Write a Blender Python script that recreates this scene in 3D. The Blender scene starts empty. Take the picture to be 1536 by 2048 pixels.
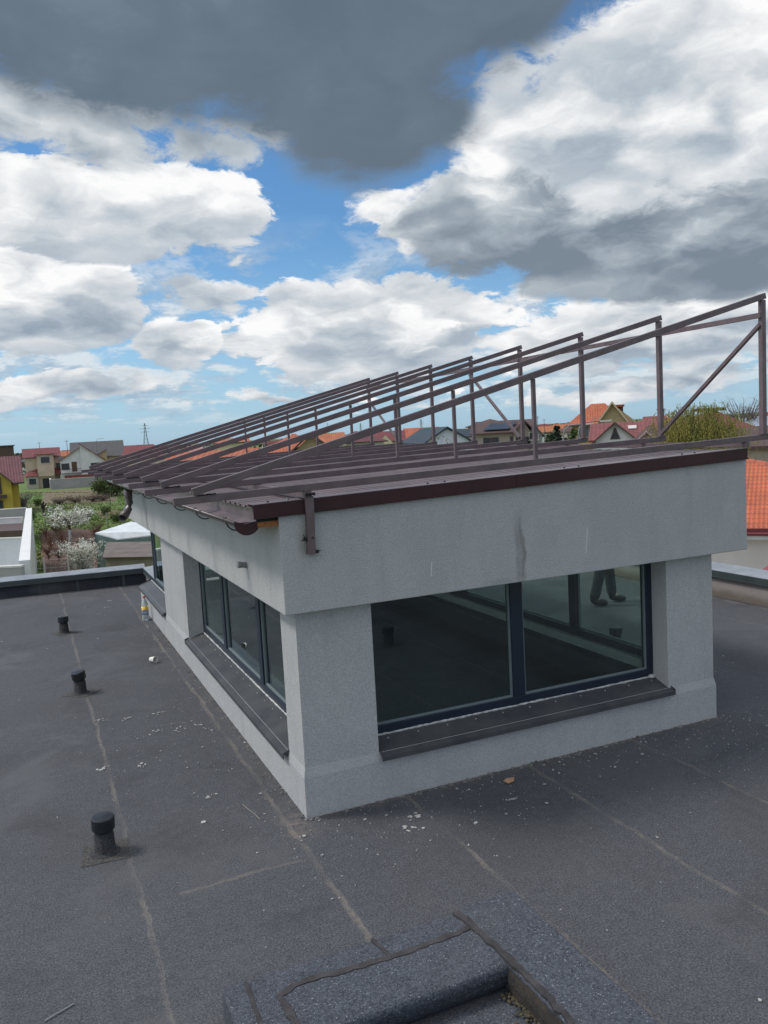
import bpy, bmesh, math, random
from mathutils import Vector, Matrix
R = math.radians
C = bpy.context
scene = C.scene
col = scene.collection
random.seed(7)

# ------------------------------------------------------------------ camera
CAMF, YAW, PITCH, ROLL, CAMH = 1.64074, 0.409185, 0.096969, -0.054766, 2.5
def cam_axes():
    sy, cy = math.sin(YAW), math.cos(YAW)
    f0 = Vector((sy, cy, 0)); r0 = Vector((cy, -sy, 0)); u0 = Vector((0, 0, 1))
    f = f0 * math.cos(PITCH) - u0 * math.sin(PITCH)
    u = u0 * math.cos(PITCH) + f0 * math.sin(PITCH)
    r = r0 * math.cos(ROLL) + u * math.sin(ROLL)
    u2 = u * math.cos(ROLL) - r0 * math.sin(ROLL)
    return r, u2, f
AR, AU, AF = cam_axes()
cd = bpy.data.cameras.new('camera'); cam = bpy.data.objects.new('camera', cd); col.objects.link(cam)
cd.sensor_fit = 'VERTICAL'; cd.sensor_height = 24; cd.lens = 24 * CAMF * 1000 / 2048
cd.clip_start = 0.05; cd.clip_end = 20000
M = Matrix((AR, AU, -AF)).transposed().to_4x4(); M.translation = Vector((0, 0, CAMH))
cam.matrix_world = M
scene.camera = cam
scene.render.resolution_x = 768; scene.render.resolution_y = 1024
scene.view_settings.view_transform = 'Standard'; scene.view_settings.look = 'None'
scene.view_settings.exposure = 0.45; scene.view_settings.gamma = 1

def aim(px, py):      # survey sighting: bearing (deg clockwise from +Y) and elevation (deg)
    d = AF + AR * ((px - 768) / (CAMF * 1000)) - AU * ((py - 1024) / (CAMF * 1000))
    return math.degrees(math.atan2(d.x, d.y)), math.degrees(math.atan2(d.z, math.hypot(d.x, d.y)))
def at(px, py, dist):
    a, e = aim(px, py)
    return Vector((dist * math.sin(R(a)), dist * math.cos(R(a)), CAMH + dist * math.tan(R(e))))

# ------------------------------------------------------------------ sky with clouds
SUN_AZ, SUN_EL = -62.0, 52.0      # bearing of the sun
w = bpy.data.worlds.new('World'); scene.world = w; w.use_nodes = True
nt = w.node_tree; nt.nodes.clear()
class NB:
    def __init__(s, nt): s.nt = nt
    def n(s, t): return s.nt.nodes.new(t)
    def put(s, sock, v):
        if hasattr(v, 'is_output') or isinstance(v, bpy.types.NodeSocket): s.nt.links.new(v, sock)
        else: sock.default_value = v
    def m(s, op, a, b=None, c=None, clamp=False):
        x = s.n('ShaderNodeMath'); x.operation = op; x.use_clamp = clamp
        s.put(x.inputs[0], a)
        if b is not None: s.put(x.inputs[1], b)
        if c is not None: s.put(x.inputs[2], c)
        return x.outputs[0]
    def v(s, op, a, b=None):
        x = s.n('ShaderNodeVectorMath'); x.operation = op; s.put(x.inputs[0], a)
        if b is not None: s.put(x.inputs[1], b)
        return x.outputs[0]
    def vs(s, a, k):
        x = s.n('ShaderNodeVectorMath'); x.operation = 'SCALE'; s.put(x.inputs[0], a); s.put(x.inputs[3], k); return x.outputs[0]
    def noise(s, vec, sc, det=6, ro=.55, dist=0):
        x = s.n('ShaderNodeTexNoise'); s.put(x.inputs['Vector'], vec); x.inputs['Scale'].default_value = sc
        x.inputs['Detail'].default_value = det; x.inputs['Roughness'].default_value = ro; x.inputs['Distortion'].default_value = dist
        return x.outputs[0]
    def mapr(s, v, a, b, c=0., d=1., smooth=True):
        x = s.n('ShaderNodeMapRange'); x.interpolation_type = 'SMOOTHSTEP' if smooth else 'LINEAR'
        s.put(x.inputs[0], v)
        for i, k in enumerate((a, b, c, d)): s.put(x.inputs[i + 1], k)
        return x.outputs[0]
    def mix(s, f, a, b, mode='MIX'):
        x = s.n('ShaderNodeMix'); x.data_type = 'RGBA'; x.blend_type = mode; s.put(x.inputs[0], f)
        s.put(x.inputs[6], a); s.put(x.inputs[7], b); return x.outputs[2]
    def comb(s, x, y, z):
        c = s.n('ShaderNodeCombineXYZ'); s.put(c.inputs[0], x); s.put(c.inputs[1], y); s.put(c.inputs[2], z); return c.outputs[0]
    def ramp(s, f, stops):
        x = s.n('ShaderNodeValToRGB'); s.put(x.inputs[0], f); cr = x.color_ramp
        while len(cr.elements) < len(stops): cr.elements.new(.5)
        for e, (p, c) in zip(cr.elements, stops): e.position = p; e.color = (*c, 1)
        return x.outputs[0]
def world():
    b = NB(nt)
    geo = b.n('ShaderNodeNewGeometry'); dirv = b.vs(geo.outputs['Incoming'], -1.0)
    tc = b.n('ShaderNodeTexCoord'); dirv = tc.outputs['Generated']
    sep = b.n('ShaderNodeSeparateXYZ'); b.put(sep.inputs[0], dirv); X, Y, Z = sep.outputs
    A = b.m('MULTIPLY', b.m('ARCTAN2', X, Y), 180 / math.pi)
    E = b.m('MULTIPLY', b.m('ARCSINE', Z), 180 / math.pi)
    sky = b.n('ShaderNodeTexSky'); sky.sky_type = 'NISHITA'; sky.sun_disc = False
    sky.sun_elevation = R(SUN_EL); sky.sun_rotation = R(SUN_AZ); sky.air_density = 1.0; sky.dust_density = 0.6; sky.ozone_density = 2.5
    base = b.v('MULTIPLY', sky.outputs[0], (.050, .076, .092))
    # noises shared by all clouds: broad, billow, and the billow sampled a step towards the light
    sun = Vector((math.sin(R(SUN_AZ)) * math.cos(R(SUN_EL)), math.cos(R(SUN_AZ)) * math.cos(R(SUN_EL)), math.sin(R(SUN_EL))))
    zz = b.m('ADD', b.m('ABSOLUTE', Z), 0.42)
    inv = b.m('DIVIDE', 1.0, zz)
    pv = b.v('MULTIPLY', dirv, b.comb(inv, inv, b.m('MULTIPLY', inv, 2.1)))       # finer towards the horizon
    wn = b.n('ShaderNodeTexNoise'); b.put(wn.inputs['Vector'], dirv); wn.inputs['Scale'].default_value = 3.6; wn.inputs['Detail'].default_value = 3
    ws = b.n('ShaderNodeSeparateColor'); b.put(ws.inputs[0], wn.outputs[1])
    A = b.m('ADD', A, b.m('MULTIPLY', b.m('SUBTRACT', ws.outputs[0], .5), 18.)); E0 = E
    E = b.m('ADD', E, b.m('MULTIPLY', b.m('SUBTRACT', ws.outputs[1], .5), 6.))
    wf = b.n('ShaderNodeTexNoise'); b.put(wf.inputs['Vector'], pv); wf.inputs['Scale'].default_value = 7; wf.inputs['Detail'].default_value = 6
    pw = b.v('ADD', pv, b.vs(b.v('SUBTRACT', wf.outputs[1], (.5, .5, .5)), .16))
    def nset(off):
        p = b.v('ADD', pw, off)
        broad = b.noise(p, 2.4, 3, .5); fine = b.noise(p, 5.5, 8, .60)
        vo = b.n('ShaderNodeTexVoronoi'); vo.feature = 'F1'; b.put(vo.inputs['Vector'], p); vo.inputs['Scale'].default_value = 5.2
        vo.inputs['Detail'].default_value = 1.; vo.inputs['Roughness'].default_value = .5; vo.inputs['Lacunarity'].default_value = 2.3
        puff = b.m('SUBTRACT', 1.0, vo.outputs['Distance'])
        return broad, b.m('ADD', b.m('MULTIPLY', fine, .55), b.m('MULTIPLY', puff, .42))
    b0, f0 = nset((0, 0, 0))
    b1, f1 = nset(tuple(sun * 0.055 + Vector((0, 0, .055))))
    lit = b.m('MULTIPLY', b.m('ADD', b.m('MULTIPLY', b.m('SUBTRACT', f0, f1), 1.0), b.m('MULTIPLY', b.m('SUBTRACT', b0, b1), 0.9)), 2.1)
    lit = b.m('MAXIMUM', b.m('MINIMUM', lit, .5), -.42)
    wisp = b.m('SUBTRACT', b.noise(pw, 15, 8, .66), .5)
    shape = b.m('ADD', b.m('MULTIPLY', b.m('SUBTRACT', f0, .52), 1.8), b.m('ADD', b.m('MULTIPLY', b.m('SUBTRACT', b0, .5), 1.4), b.m('MULTIPLY', wisp, 1.3)))
    lit = b.m('ADD', lit, b.m('MULTIPLY', wisp, .75))
    # soft far haze over the blue
    hz = b.mapr(E0, 0., 15., 1., 0.)
    cur = b.mix(b.m('MULTIPLY', hz, .60), base, (.32, .46, .62, 1))
    # low rows of small clouds towards the horizon
    z2 = b.m('ADD', b.m('MAXIMUM', Z, 0.0), 0.035); i2 = b.m('DIVIDE', 1.0, z2)
    pl = b.v('MULTIPLY', dirv, b.comb(i2, i2, 0.0))
    def rows(dy):
        z3 = b.m('ADD', b.m('MAXIMUM', Z, 0.0), 0.06 + dy); i3 = b.m('DIVIDE', 1.0, z3)
        p = b.v('MULTIPLY', dirv, b.comb(i3, i3, 0.0)); q = b.v('MULTIPLY', b.v('ADD', dirv, (0, 0, dy)), (9., 9., 21.))
        return b.m('ADD', b.m('MULTIPLY', b.noise(p, .75, 5, .62), .45), b.m('MULTIPLY', b.noise(q, 1., 8, .62, .2), .72))
    r0 = rows(0.); r1 = rows(0.012)
    cov = b.mapr(r0, .535, .625)
    fade = b.m('MULTIPLY', b.mapr(E0, .2, 3.5), b.mapr(E0, 9., 15., 1., 0.))
    L = b.m('ADD', .50, b.m('MULTIPLY', b.m('SUBTRACT', r0, r1), 6.5), clamp=True)
    c = b.ramp(L, [(0, (.26, .33, .41)), (.5, (.37, .43, .49)), (.85, (.58, .60, .61))])
    cur = b.mix(b.m('MULTIPLY', b.m('MULTIPLY', cov, fade), .75), cur, c)
    RAMPS = {
        'w': [(0, (0.224, 0.275, 0.335)), (.30, (0.344, 0.391, 0.439)), (.60, (0.499, 0.525, 0.550)), (.95, (0.714, 0.714, 0.714))],
        'g': [(0, (0.146, 0.181, 0.224)), (.40, (0.267, 0.310, 0.353)), (.72, (0.456, 0.490, 0.516)), (1., (0.705, 0.705, 0.705))],
        'd': [(0, (0.073, 0.099, 0.133)), (.5, (0.107, 0.142, 0.181)), (.8, (0.172, 0.215, 0.258)), (1., (0.327, 0.370, 0.413))]}
    # cloud banks: ellipses (bearing, elevation, half width, up, down), ramp, base light, vertical gradient, edge softness, roughness of outline
    for (ells, kind, bl, gr, soft, amp) in CLOUDS:
        dm = None; gm = None
        for (px, py, rx, ru, rd) in ells:
            a, e = aim(px, py); k = 57.3 / 1640.7
            ra = rx * k / max(.5, math.cos(R(e))); ru *= k; rd *= k
            dx = b.m('DIVIDE', b.m('SUBTRACT', A, a), ra)
            de = b.m('SUBTRACT', E, e)
            dyy = b.m('ADD', b.m('DIVIDE', b.m('MAXIMUM', de, 0.), ru), b.m('DIVIDE', b.m('MINIMUM', de, 0.), rd))
            r = b.m('SQRT', b.m('ADD', b.m('POWER', b.m('ABSOLUTE', dx), 2.), b.m('POWER', b.m('ABSOLUTE', dyy), 2.)))
            d1 = b.m('SUBTRACT', 1., r)
            dm = d1 if dm is None else b.m('SMOOTH_MAX', dm, d1, .25); gm = dyy if gm is None else gm
        flat = b.mapr(gm, -1.1, -.3, .45, 1.)                       # calmer, flatter undersides
        den = b.m('ADD', dm, b.m('MULTIPLY', b.m('MULTIPLY', shape, amp * 1.35), flat))
        mk = b.mapr(den, 0., soft * (.55 if kind != 'd' else .8))
        L = b.m('ADD', b.m('MULTIPLY', b.m('MAXIMUM', b.m('MINIMUM', gm, 1.), -1.), gr), bl)
        L = b.m('ADD', L, b.m('MULTIPLY', b.m('MULTIPLY', lit, flat), .30 if kind == 'd' else .80))
        L = b.m('ADD', L, b.mapr(den, 0., .5, .16, 0.) if kind != 'd' else b.mapr(den, .0, .42, .36, 0.), clamp=True)
        cur = b.mix(mk, cur, b.ramp(L, RAMPS[kind]))
    # broken bright cover added out of view, behind and overhead, for more light
    offa = b.m('ABSOLUTE', b.m('SUBTRACT', b.m('MODULO', b.m('ADD', A, 540. - 23.4), 360.), 180.))
    away = b.m('MAXIMUM', b.mapr(offa, 38., 60.), b.mapr(E0, 36., 50.))
    mk = b.m('MULTIPLY', away, b.mapr(b.m('ADD', shape, .42), 0., .35))
    vd = b.n('ShaderNodeVectorMath'); vd.operation = 'DOT_PRODUCT'; b.put(vd.inputs[0], dirv); vd.inputs[1].default_value = sun
    L = b.m('ADD', b.m('MULTIPLY', lit, .6), b.mapr(vd.outputs[1], -.7, .95, .12, .95, False), clamp=True)
    cur = b.mix(mk, cur, b.ramp(L, [(0, (.34, .375, .41)), (.5, (.66, .69, .71)), (1., (1.2, 1.16, 1.1))]))
    low = b.mapr(E0, -1.5, -.2)
    cur = b.mix(low, (.18, .19, .17, 1), cur)
    bg = b.n('ShaderNodeBackground'); b.put(bg.inputs[0], cur); bg.inputs[1].default_value = 1.0
    out = b.n('ShaderNodeOutputWorld'); nt.links.new(bg.outputs[0], out.inputs[0])
CLOUDS = [
 ([(1330, 770, 480, 50, 40)], 'w', .40, .15, .55, .9),
 ([(100, 790, 330, 40, 45)], 'w', .40, .15, .6, .9),
 ([(560, 790, 200, 30, 30)], 'w', .45, .15, .6, .9),
 ([(830, 650, 360, 125, 115), (640, 600, 150, 60, 60)], 'w', .48, .26, .20, .40),
 ([(430, 600, 130, 45, 45)], 'w', .45, .2, .40, .6),
 ([(350, 705, 125, 62, 60), (430, 680, 70, 30, 40)], 'w', .50, .34, .20, .38),
 ([(1330, 660, 400, 105, 85)], 'w', .50, .25, .3, .45),
 ([(80, 640, 220, 125, 78), (20, 570, 120, 80, 80)], 'w', .52, .52, .15, .30),
 ([(200, 455, 330, 110, 95), (380, 430, 190, 90, 50)], 'w', .45, .36, .18, .36),
 ([(870, 470, 45, 45, 55), (810, 420, 45, 30, 30)], 'w', .75, .1, .5, .6),
 ([(1230, 420, 420, 190, 150), (1450, 470, 300, 150, 120)], 'g', .38, .36, .26, .30),
 ([(1320, 210, 420, 230, 190), (1050, 260, 190, 100, 120)], 'w', .60, .26, .34, .34),
 ([(1230, 490, 330, 60, 72), (1480, 460, 260, 90, 90)], 'g', .14, .30, 1.5, .22),
 ([(130, 290, 340, 150, 80), (430, 310, 170, 90, 60)], 'g', .52, .15, .55, .6),
 ([(500, 40, 620, 420, 265), (740, 230, 250, 160, 150), (1010, -10, 270, 200, 125), (170, 60, 360, 300, 190), (450, 150, 300, 160, 175)], 'd', .40, .03, .50, .34),
]
world()
sl = bpy.data.lights.new('sun', 'SUN'); so = bpy.data.objects.new('sun', sl); col.objects.link(so)
sl.energy = 1.5; sl.angle = R(12); sl.color = (1, .95, .88)
sd = Vector((math.sin(R(SUN_AZ)) * math.cos(R(SUN_EL)), math.cos(R(SUN_AZ)) * math.cos(R(SUN_EL)), math.sin(R(SUN_EL))))
so.rotation_euler = sd.to_track_quat('Z', 'Y').to_euler(); so.location = (0, 0, 60)

# ------------------------------------------------------------------ materials
MATS = {}
def mat(name, c, rough=.8, var=.0, vs=3., c2=None, bump=0., bs=40., metal=0., spec=.5, det=5, extra=None):
    if name in MATS: return MATS[name]
    m = bpy.data.materials.new(name); m.use_nodes = True; nt = m.node_tree; b = NB(nt)
    p = nt.nodes['Principled BSDF']; p.inputs['Roughness'].default_value = rough; p.inputs['Metallic'].default_value = metal
    p.inputs['Specular IOR Level'].default_value = spec
    tc = b.n('ShaderNodeTexCoord').outputs['Object']
    cc = (*c, 1)
    if var or c2:
        n = b.noise(tc, vs, det, .6)
        f = b.mapr(n, .3, .7)
        if c2 is None: c2 = tuple(k * (1 - var) for k in c); cc = tuple(min(1, k * (1 + var)) for k in c) + (1,)
        cc = b.mix(f, cc, (*c2, 1))
    hx = None
    if extra:
        cc = extra(b, tc, cc, p)
        if isinstance(cc, tuple) and len(cc) == 2: cc, hx = cc
    b.put(p.inputs['Base Color'], cc)
    if bump:
        bn = b.n('ShaderNodeBump'); bn.inputs['Strength'].default_value = bump; bn.inputs['Distance'].default_value = .01
        hh = b.noise(tc, bs, 4, .6)
        if hx is not None: hh = b.m('ADD', b.m('MULTIPLY', hh, .6), hx)
        b.put(bn.inputs['Height'], hh); nt.links.new(bn.outputs[0], p.inputs['Normal'])
    MATS[name] = m
    return m

def stucco(name, c, streaks=False):
    def ex(b, tc, cc, p):
        g = b.noise(tc, 135, 3, .75)                                   # grain of the render coat
        cc = b.mix(b.mapr(g, .34, .66), tuple(k * .80 for k in c) + (1,), tuple(min(1, k * 1.16) for k in c) + (1,))
        cc = b.mix(b.m('MULTIPLY', b.mapr(b.noise(b.v('MULTIPLY', tc, (1, 1, .6)), 3.5, 6, .65), .42, .62), .13), cc, (.25, .26, .27, 1))
        st = b.v('MULTIPLY', tc, (5., 5., .55))
        cc = b.mix(b.m('MULTIPLY', b.mapr(b.noise(st, 1.3, 5, .6), .5, .78), .15), cc, (.17, .165, .15, 1))
        cc = b.mix(b.m('MULTIPLY', b.mapr(b.noise(tc, 1.1, 3, .5), .45, .75), .08), cc, (.30, .31, .32, 1))
        if streaks:                                                  # rust run and soot near the bracket, dirt at the bottom edge
            s = b.n('ShaderNodeSeparateXYZ'); b.put(s.inputs[0], tc); X, Y, Z = s.outputs
            wob = b.m('MULTIPLY', b.m('SUBTRACT', b.noise(tc, 5, 3), .5), .09)
            for (x0, wd, z0, z1, k, colr) in ((3.165, .05, 1.36, 1.95, .36, (.085, .075, .06, 1)), (3.19, .02, 1.33, 1.98, .35, (.07, .06, .05, 1)),
                                              (1.59, .075, 1.72, 2.0, .35, (.12, .09, .045, 1)), (3.0, .16, 1.37, 1.44, .35, (.10, .10, .09, 1))):
                fx = b.mapr(b.m('ABSOLUTE', b.m('SUBTRACT', b.m('ADD', X, wob), x0)), wd * .25, wd, 1., 0.)
                fz = b.m('MULTIPLY', b.mapr(Z, z0, z0 + .08), b.mapr(Z, z1 - .5 * (z1 - z0), z1, 1., 0.))
                fy = b.mapr(Y, 4.93, 4.96, 1., 0.)
                br = b.mapr(b.noise(b.v('MULTIPLY', tc, (1, 1, .25)), 18, 4, .6), .25, .62, .35, 1.)
                cc = b.mix(b.m('MULTIPLY', b.m('MULTIPLY', b.m('MULTIPLY', fx, fz), b.m('MULTIPLY', fy, br)), k), cc, colr)
            # two white paint runs
            for (x0, z0, z1) in ((2.463, 1.50, 1.62), (3.755, 1.52, 1.72)):
                fx = b.mapr(b.m('ABSOLUTE', b.m('SUBTRACT', b.m('ADD', X, b.m('MULTIPLY', b.m('SUBTRACT', Z, z1), -.10)), x0)), .002, .006, 1., 0.)
                fz = b.m('MULTIPLY', b.mapr(Z, z0, z0 + .02), b.mapr(Z, z1 - .02, z1, 1., 0.))
                cc = b.mix(b.m('MULTIPLY', b.m('MULTIPLY', fx, fz), b.mapr(Y, 4.93, 4.96, 1., 0.)), cc, (.66, .66, .65, 1))
        return cc
    return mat(name, c, .93, extra=ex, bump=.75, bs=120., spec=.2)
def membrane(name, c, seams=False, gran=1., rough=.85):
    def ex(b, tc, cc, p):
        g = b.m('ADD', b.m('MULTIPLY', b.noise(tc, 90, 3, .9), .86), b.m('MULTIPLY', b.noise(tc, 17, 3, .7), .14))
        cc = b.mix(b.mapr(g, .38, .62), tuple(k * .50 for k in c) + (1,), tuple(k * 1.60 for k in c) + (1,))
        sp = b.noise(tc, 120, 1, .5)                                 # pale mineral granules
        cc = b.mix(b.m('MULTIPLY', b.mapr(sp, .66, .73), min(1., .50 * gran)), cc, (.30, .32, .36, 1))
        big = b.noise(tc, .55, 5, .55, .4)
        cc = b.mix(b.m('MULTIPLY', b.mapr(big, .46, .70), .42), cc, (.058, .055, .052, 1))
        big2 = b.noise(b.v('ADD', tc, (7, 3, 0)), 1.3, 5, .6, .6)
        cc = b.mix(b.m('MULTIPLY', b.mapr(big2, .52, .72), .40), cc, (.033, .034, .037, 1))
        pud = b.noise(b.v('ADD', tc, (17, 31, 0)), .8, 4, .55, .8)
        cc = b.mix(b.m('MULTIPLY', b.mapr(pud, .54, .66), .38), cc, (.098, .098, .100, 1))
        if seams:
            s = b.n('ShaderNodeSeparateXYZ'); b.put(s.inputs[0], tc); X, Y, Z = s.outputs
            wob = b.m('ADD', b.m('MULTIPLY', b.m('SUBTRACT', b.noise(tc, 1.6, 3), .5), .10), b.m('MULTIPLY', b.m('SUBTRACT', b.noise(tc, 14, 4, .7), .5), .05))
            pat = b.mapr(b.noise(tc, 1.9, 4, .65), .38, .60, .10, 1.)
            fine = b.mapr(b.noise(tc, 30, 4, .7), .30, .62, .35, 1.)
            lines = [('x', .385, .028, -9, 16, 1.), ('x', 1.365, .036, -9, 16, 1.15), ('x', 2.215, .03, -9, 5, 1.0), ('x', 3.20, .034, -9, 5, 1.1), ('x', 4.17, .03, -9, 5, .9),
                     ('x', 5.75, .02, -9, 16, .5), ('x', 6.75, .02, -9, 16, .5), ('x', 7.74, .02, -9, 16, .8), ('x', -.62, .02, -9, 16, .5),
                     ('y', 4.50, .026, .55, 1.36, .9), ('y', 7.23, .013, 1.36, 1.52, .9), ('y', 6.25, .013, 1.36, 1.52, .9), ('y', 8.30, .013, 1.36, 1.52, .9), ('y', 9.4, .013, 1.36, 1.52, .9),
                     ('y', 15.36, .06, -2.4, 1.84, .6), ('y', 10.4, .02, 5.1, 8.5, .4), ('x', 8.45, .10, -9, 13.5, .8)]
            hsum = b.m('MULTIPLY', b.noise(tc, 2.2, 4, .5), 1.2)            # slight wrinkles, plus a lap step at every sheet edge
            for ax, q, wd, lo, hi, k in lines:
                u, v = (X, Y) if ax == 'x' else (Y, X)
                if ax == 'x' and k >= .5: hsum = b.m('ADD', hsum, b.mapr(b.m('SUBTRACT', b.m('ADD', u, wob), q), .004, .012, 0., .8))
                f = b.mapr(b.m('ABSOLUTE', b.m('SUBTRACT', b.m('ADD', u, wob), q)), wd * .25, wd * .72, 1., 0.)
                f = b.m('MULTIPLY', f, b.m('MULTIPLY', b.mapr(v, lo, lo + .06), b.mapr(v, hi - .06, hi, 1., 0.)))
                cc = b.mix(b.m('MULTIPLY', b.m('MULTIPLY', f, fine), b.m('MULTIPLY', pat, .62 * k)), cc, (.20, .175, .15, 1))
            # dusty strip along the foot of the walls
            def near(u, q, wd): return b.mapr(b.m('ABSOLUTE', b.m('SUBTRACT', u, q)), 0., wd, 1., 0.)
            dn = b.mapr(b.noise(tc, 9, 5, .7), .38, .66)
            f1 = b.m('MULTIPLY', near(X, 1.50, .20), b.m('MULTIPLY', b.mapr(Y, 4.7, 5.1), b.mapr(Y, 13., 13.5, 1., 0.)))
            f2 = b.m('MULTIPLY', near(Y, 4.99, .13), b.m('MULTIPLY', b.mapr(X, 1.3, 1.5), b.mapr(X, 5.05, 5.25, 1., 0.)))
            cc = b.mix(b.m('MULTIPLY', b.m('MULTIPLY', b.m('MAXIMUM', f1, f2), dn), .55), cc, (.13, .115, .10, 1))
            f3 = b.m('MULTIPLY', near(X, 1.40, .16), near(Y, 4.95, .34))
            cc = b.mix(b.m('MULTIPLY', b.m('MULTIPLY', f3, dn), .7), cc, (.21, .17, .14, 1))
        b.put(p.inputs['Roughness'], b.mapr(pud, .5, .68, rough, rough - .22))
        if seams: return (cc, hsum)
        return cc
    return mat(name, c, rough, extra=ex, bump=.7, bs=150., spec=.35)

m_wall = stucco('grey stucco', (.470, .467, .460), True)
m_deck = membrane('mineral membrane', (.071, .074, .084), True)
m_curb = membrane('fresh membrane', (.062, .070, .086), False, 1.5)
m_pl = mat('parapet render', (.30, .265, .25), .95, extra=lambda b, tc, cc, p: (lambda s: b.mix(b.mapr(b.m('ADD', s.outputs[2], b.m('MULTIPLY', b.m('SUBTRACT', b.noise(tc, 3, 4), .5), .18)), .05, .17, .75, 0.), cc, (.12, .095, .07, 1)))((lambda n: (b.put(n.inputs[0], tc), n)[1])(b.n('ShaderNodeSeparateXYZ'))), var=.08, bump=.4)
def rust(b, tc, cc, p):
    n = b.noise(tc, 6, 5, .6)
    b.put(p.inputs['Roughness'], b.mapr(n, .35, .65, .32, .5))
    return cc
m_steel = mat('brown painted steel', (.130, .092, .099), .36, var=.18, vs=7, extra=rust, bump=.08, bs=30, spec=.5)
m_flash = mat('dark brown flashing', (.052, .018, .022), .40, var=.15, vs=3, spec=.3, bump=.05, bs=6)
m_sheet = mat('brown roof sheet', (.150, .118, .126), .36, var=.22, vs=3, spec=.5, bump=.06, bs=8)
m_gut = mat('brown gutter steel', (.105, .085, .082), .30, var=.2, vs=8, spec=.5)
m_sill = mat('anthracite sill', (.050, .053, .060), .45, var=.28, vs=4, c2=(.082, .082, .084), spec=.4, bump=.05, bs=12)
m_frame = mat('anthracite window frame', (.012, .020, .036), .34, var=.1, vs=3, spec=.5)
m_cap = mat('grey coping metal', (.24, .265, .29), .42, var=.15, vs=3, spec=.5)
m_caplip = mat('dark coping lip', (.045, .058, .060), .45, var=.15, vs=3)
m_seal = mat('white sealant', (.48, .48, .46), .9, var=.3, vs=30)
m_bead = mat('grey gasket', (.16, .19, .20), .6)
m_burn = mat('burnt weld', (.012, .012, .013), .8, bump=.8, bs=60)
m_wood = mat('larch board', (.30, .12, .035), .7, var=.4, vs=20)
m_pvc = mat('grey plastic pipe', (.22, .23, .23), .6, var=.1)
m_cowl = mat('black vent plastic', (.012, .015, .019), .42, var=.3, vs=20, spec=.5, bump=.1, bs=60)
m_boot = membrane('vent boot membrane', (.042, .042, .044), False, .5)
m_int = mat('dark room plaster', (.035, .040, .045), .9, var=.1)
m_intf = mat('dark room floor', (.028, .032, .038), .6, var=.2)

m_patch = membrane('dusty membrane patch', (.070, .066, .062), False, .4)
def glass_mat(name, tint, boost=1.0):
    m = bpy.data.materials.new(name); m.use_nodes = True; nt = m.node_tree; nt.nodes.clear(); b = NB(nt)
    tr = b.n('ShaderNodeBsdfTransparent'); tr.inputs[0].default_value = (*tint, 1)
    gl = b.n('ShaderNodeBsdfGlossy'); gl.inputs['Roughness'].default_value = 0.0; gl.inputs[0].default_value = (.85 * boost, .95 * boost, .95 * boost, 1)
    fr = b.n('ShaderNodeFresnel'); ge = b.n('ShaderNodeNewGeometry'); b.put(fr.inputs[0], b.m('ADD', b.m('MULTIPLY', ge.outputs['Backfacing'], 1 / 1.62 - 1.62), 1.62))   # same mirror strength from both sides of the pane
    mx = b.n('ShaderNodeMixShader'); b.put(mx.inputs[0], b.m('MULTIPLY', fr.outputs[0], 1.35, clamp=True))
    nt.links.new(tr.outputs[0], mx.inputs[1]); nt.links.new(gl.outputs[0], mx.inputs[2])
    df = b.n('ShaderNodeBsdfDiffuse'); df.inputs[0].default_value = (.20, .21, .20, 1)     # dust on the pane
    tc = b.n('ShaderNodeTexCoord').outputs['Object']
    dust = b.m('MULTIPLY', b.mapr(b.noise(tc, 1.6, 5, .6), .35, .75), .05)
    m2 = b.n('ShaderNodeMixShader'); b.put(m2.inputs[0], dust); nt.links.new(mx.outputs[0], m2.inputs[1]); nt.links.new(df.outputs[0], m2.inputs[2])
    o = b.n('ShaderNodeOutputMaterial'); nt.links.new(m2.outputs[0], o.inputs[0]); return m
m_glass = glass_mat('tinted pane', (.78, .92, .85))

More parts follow.
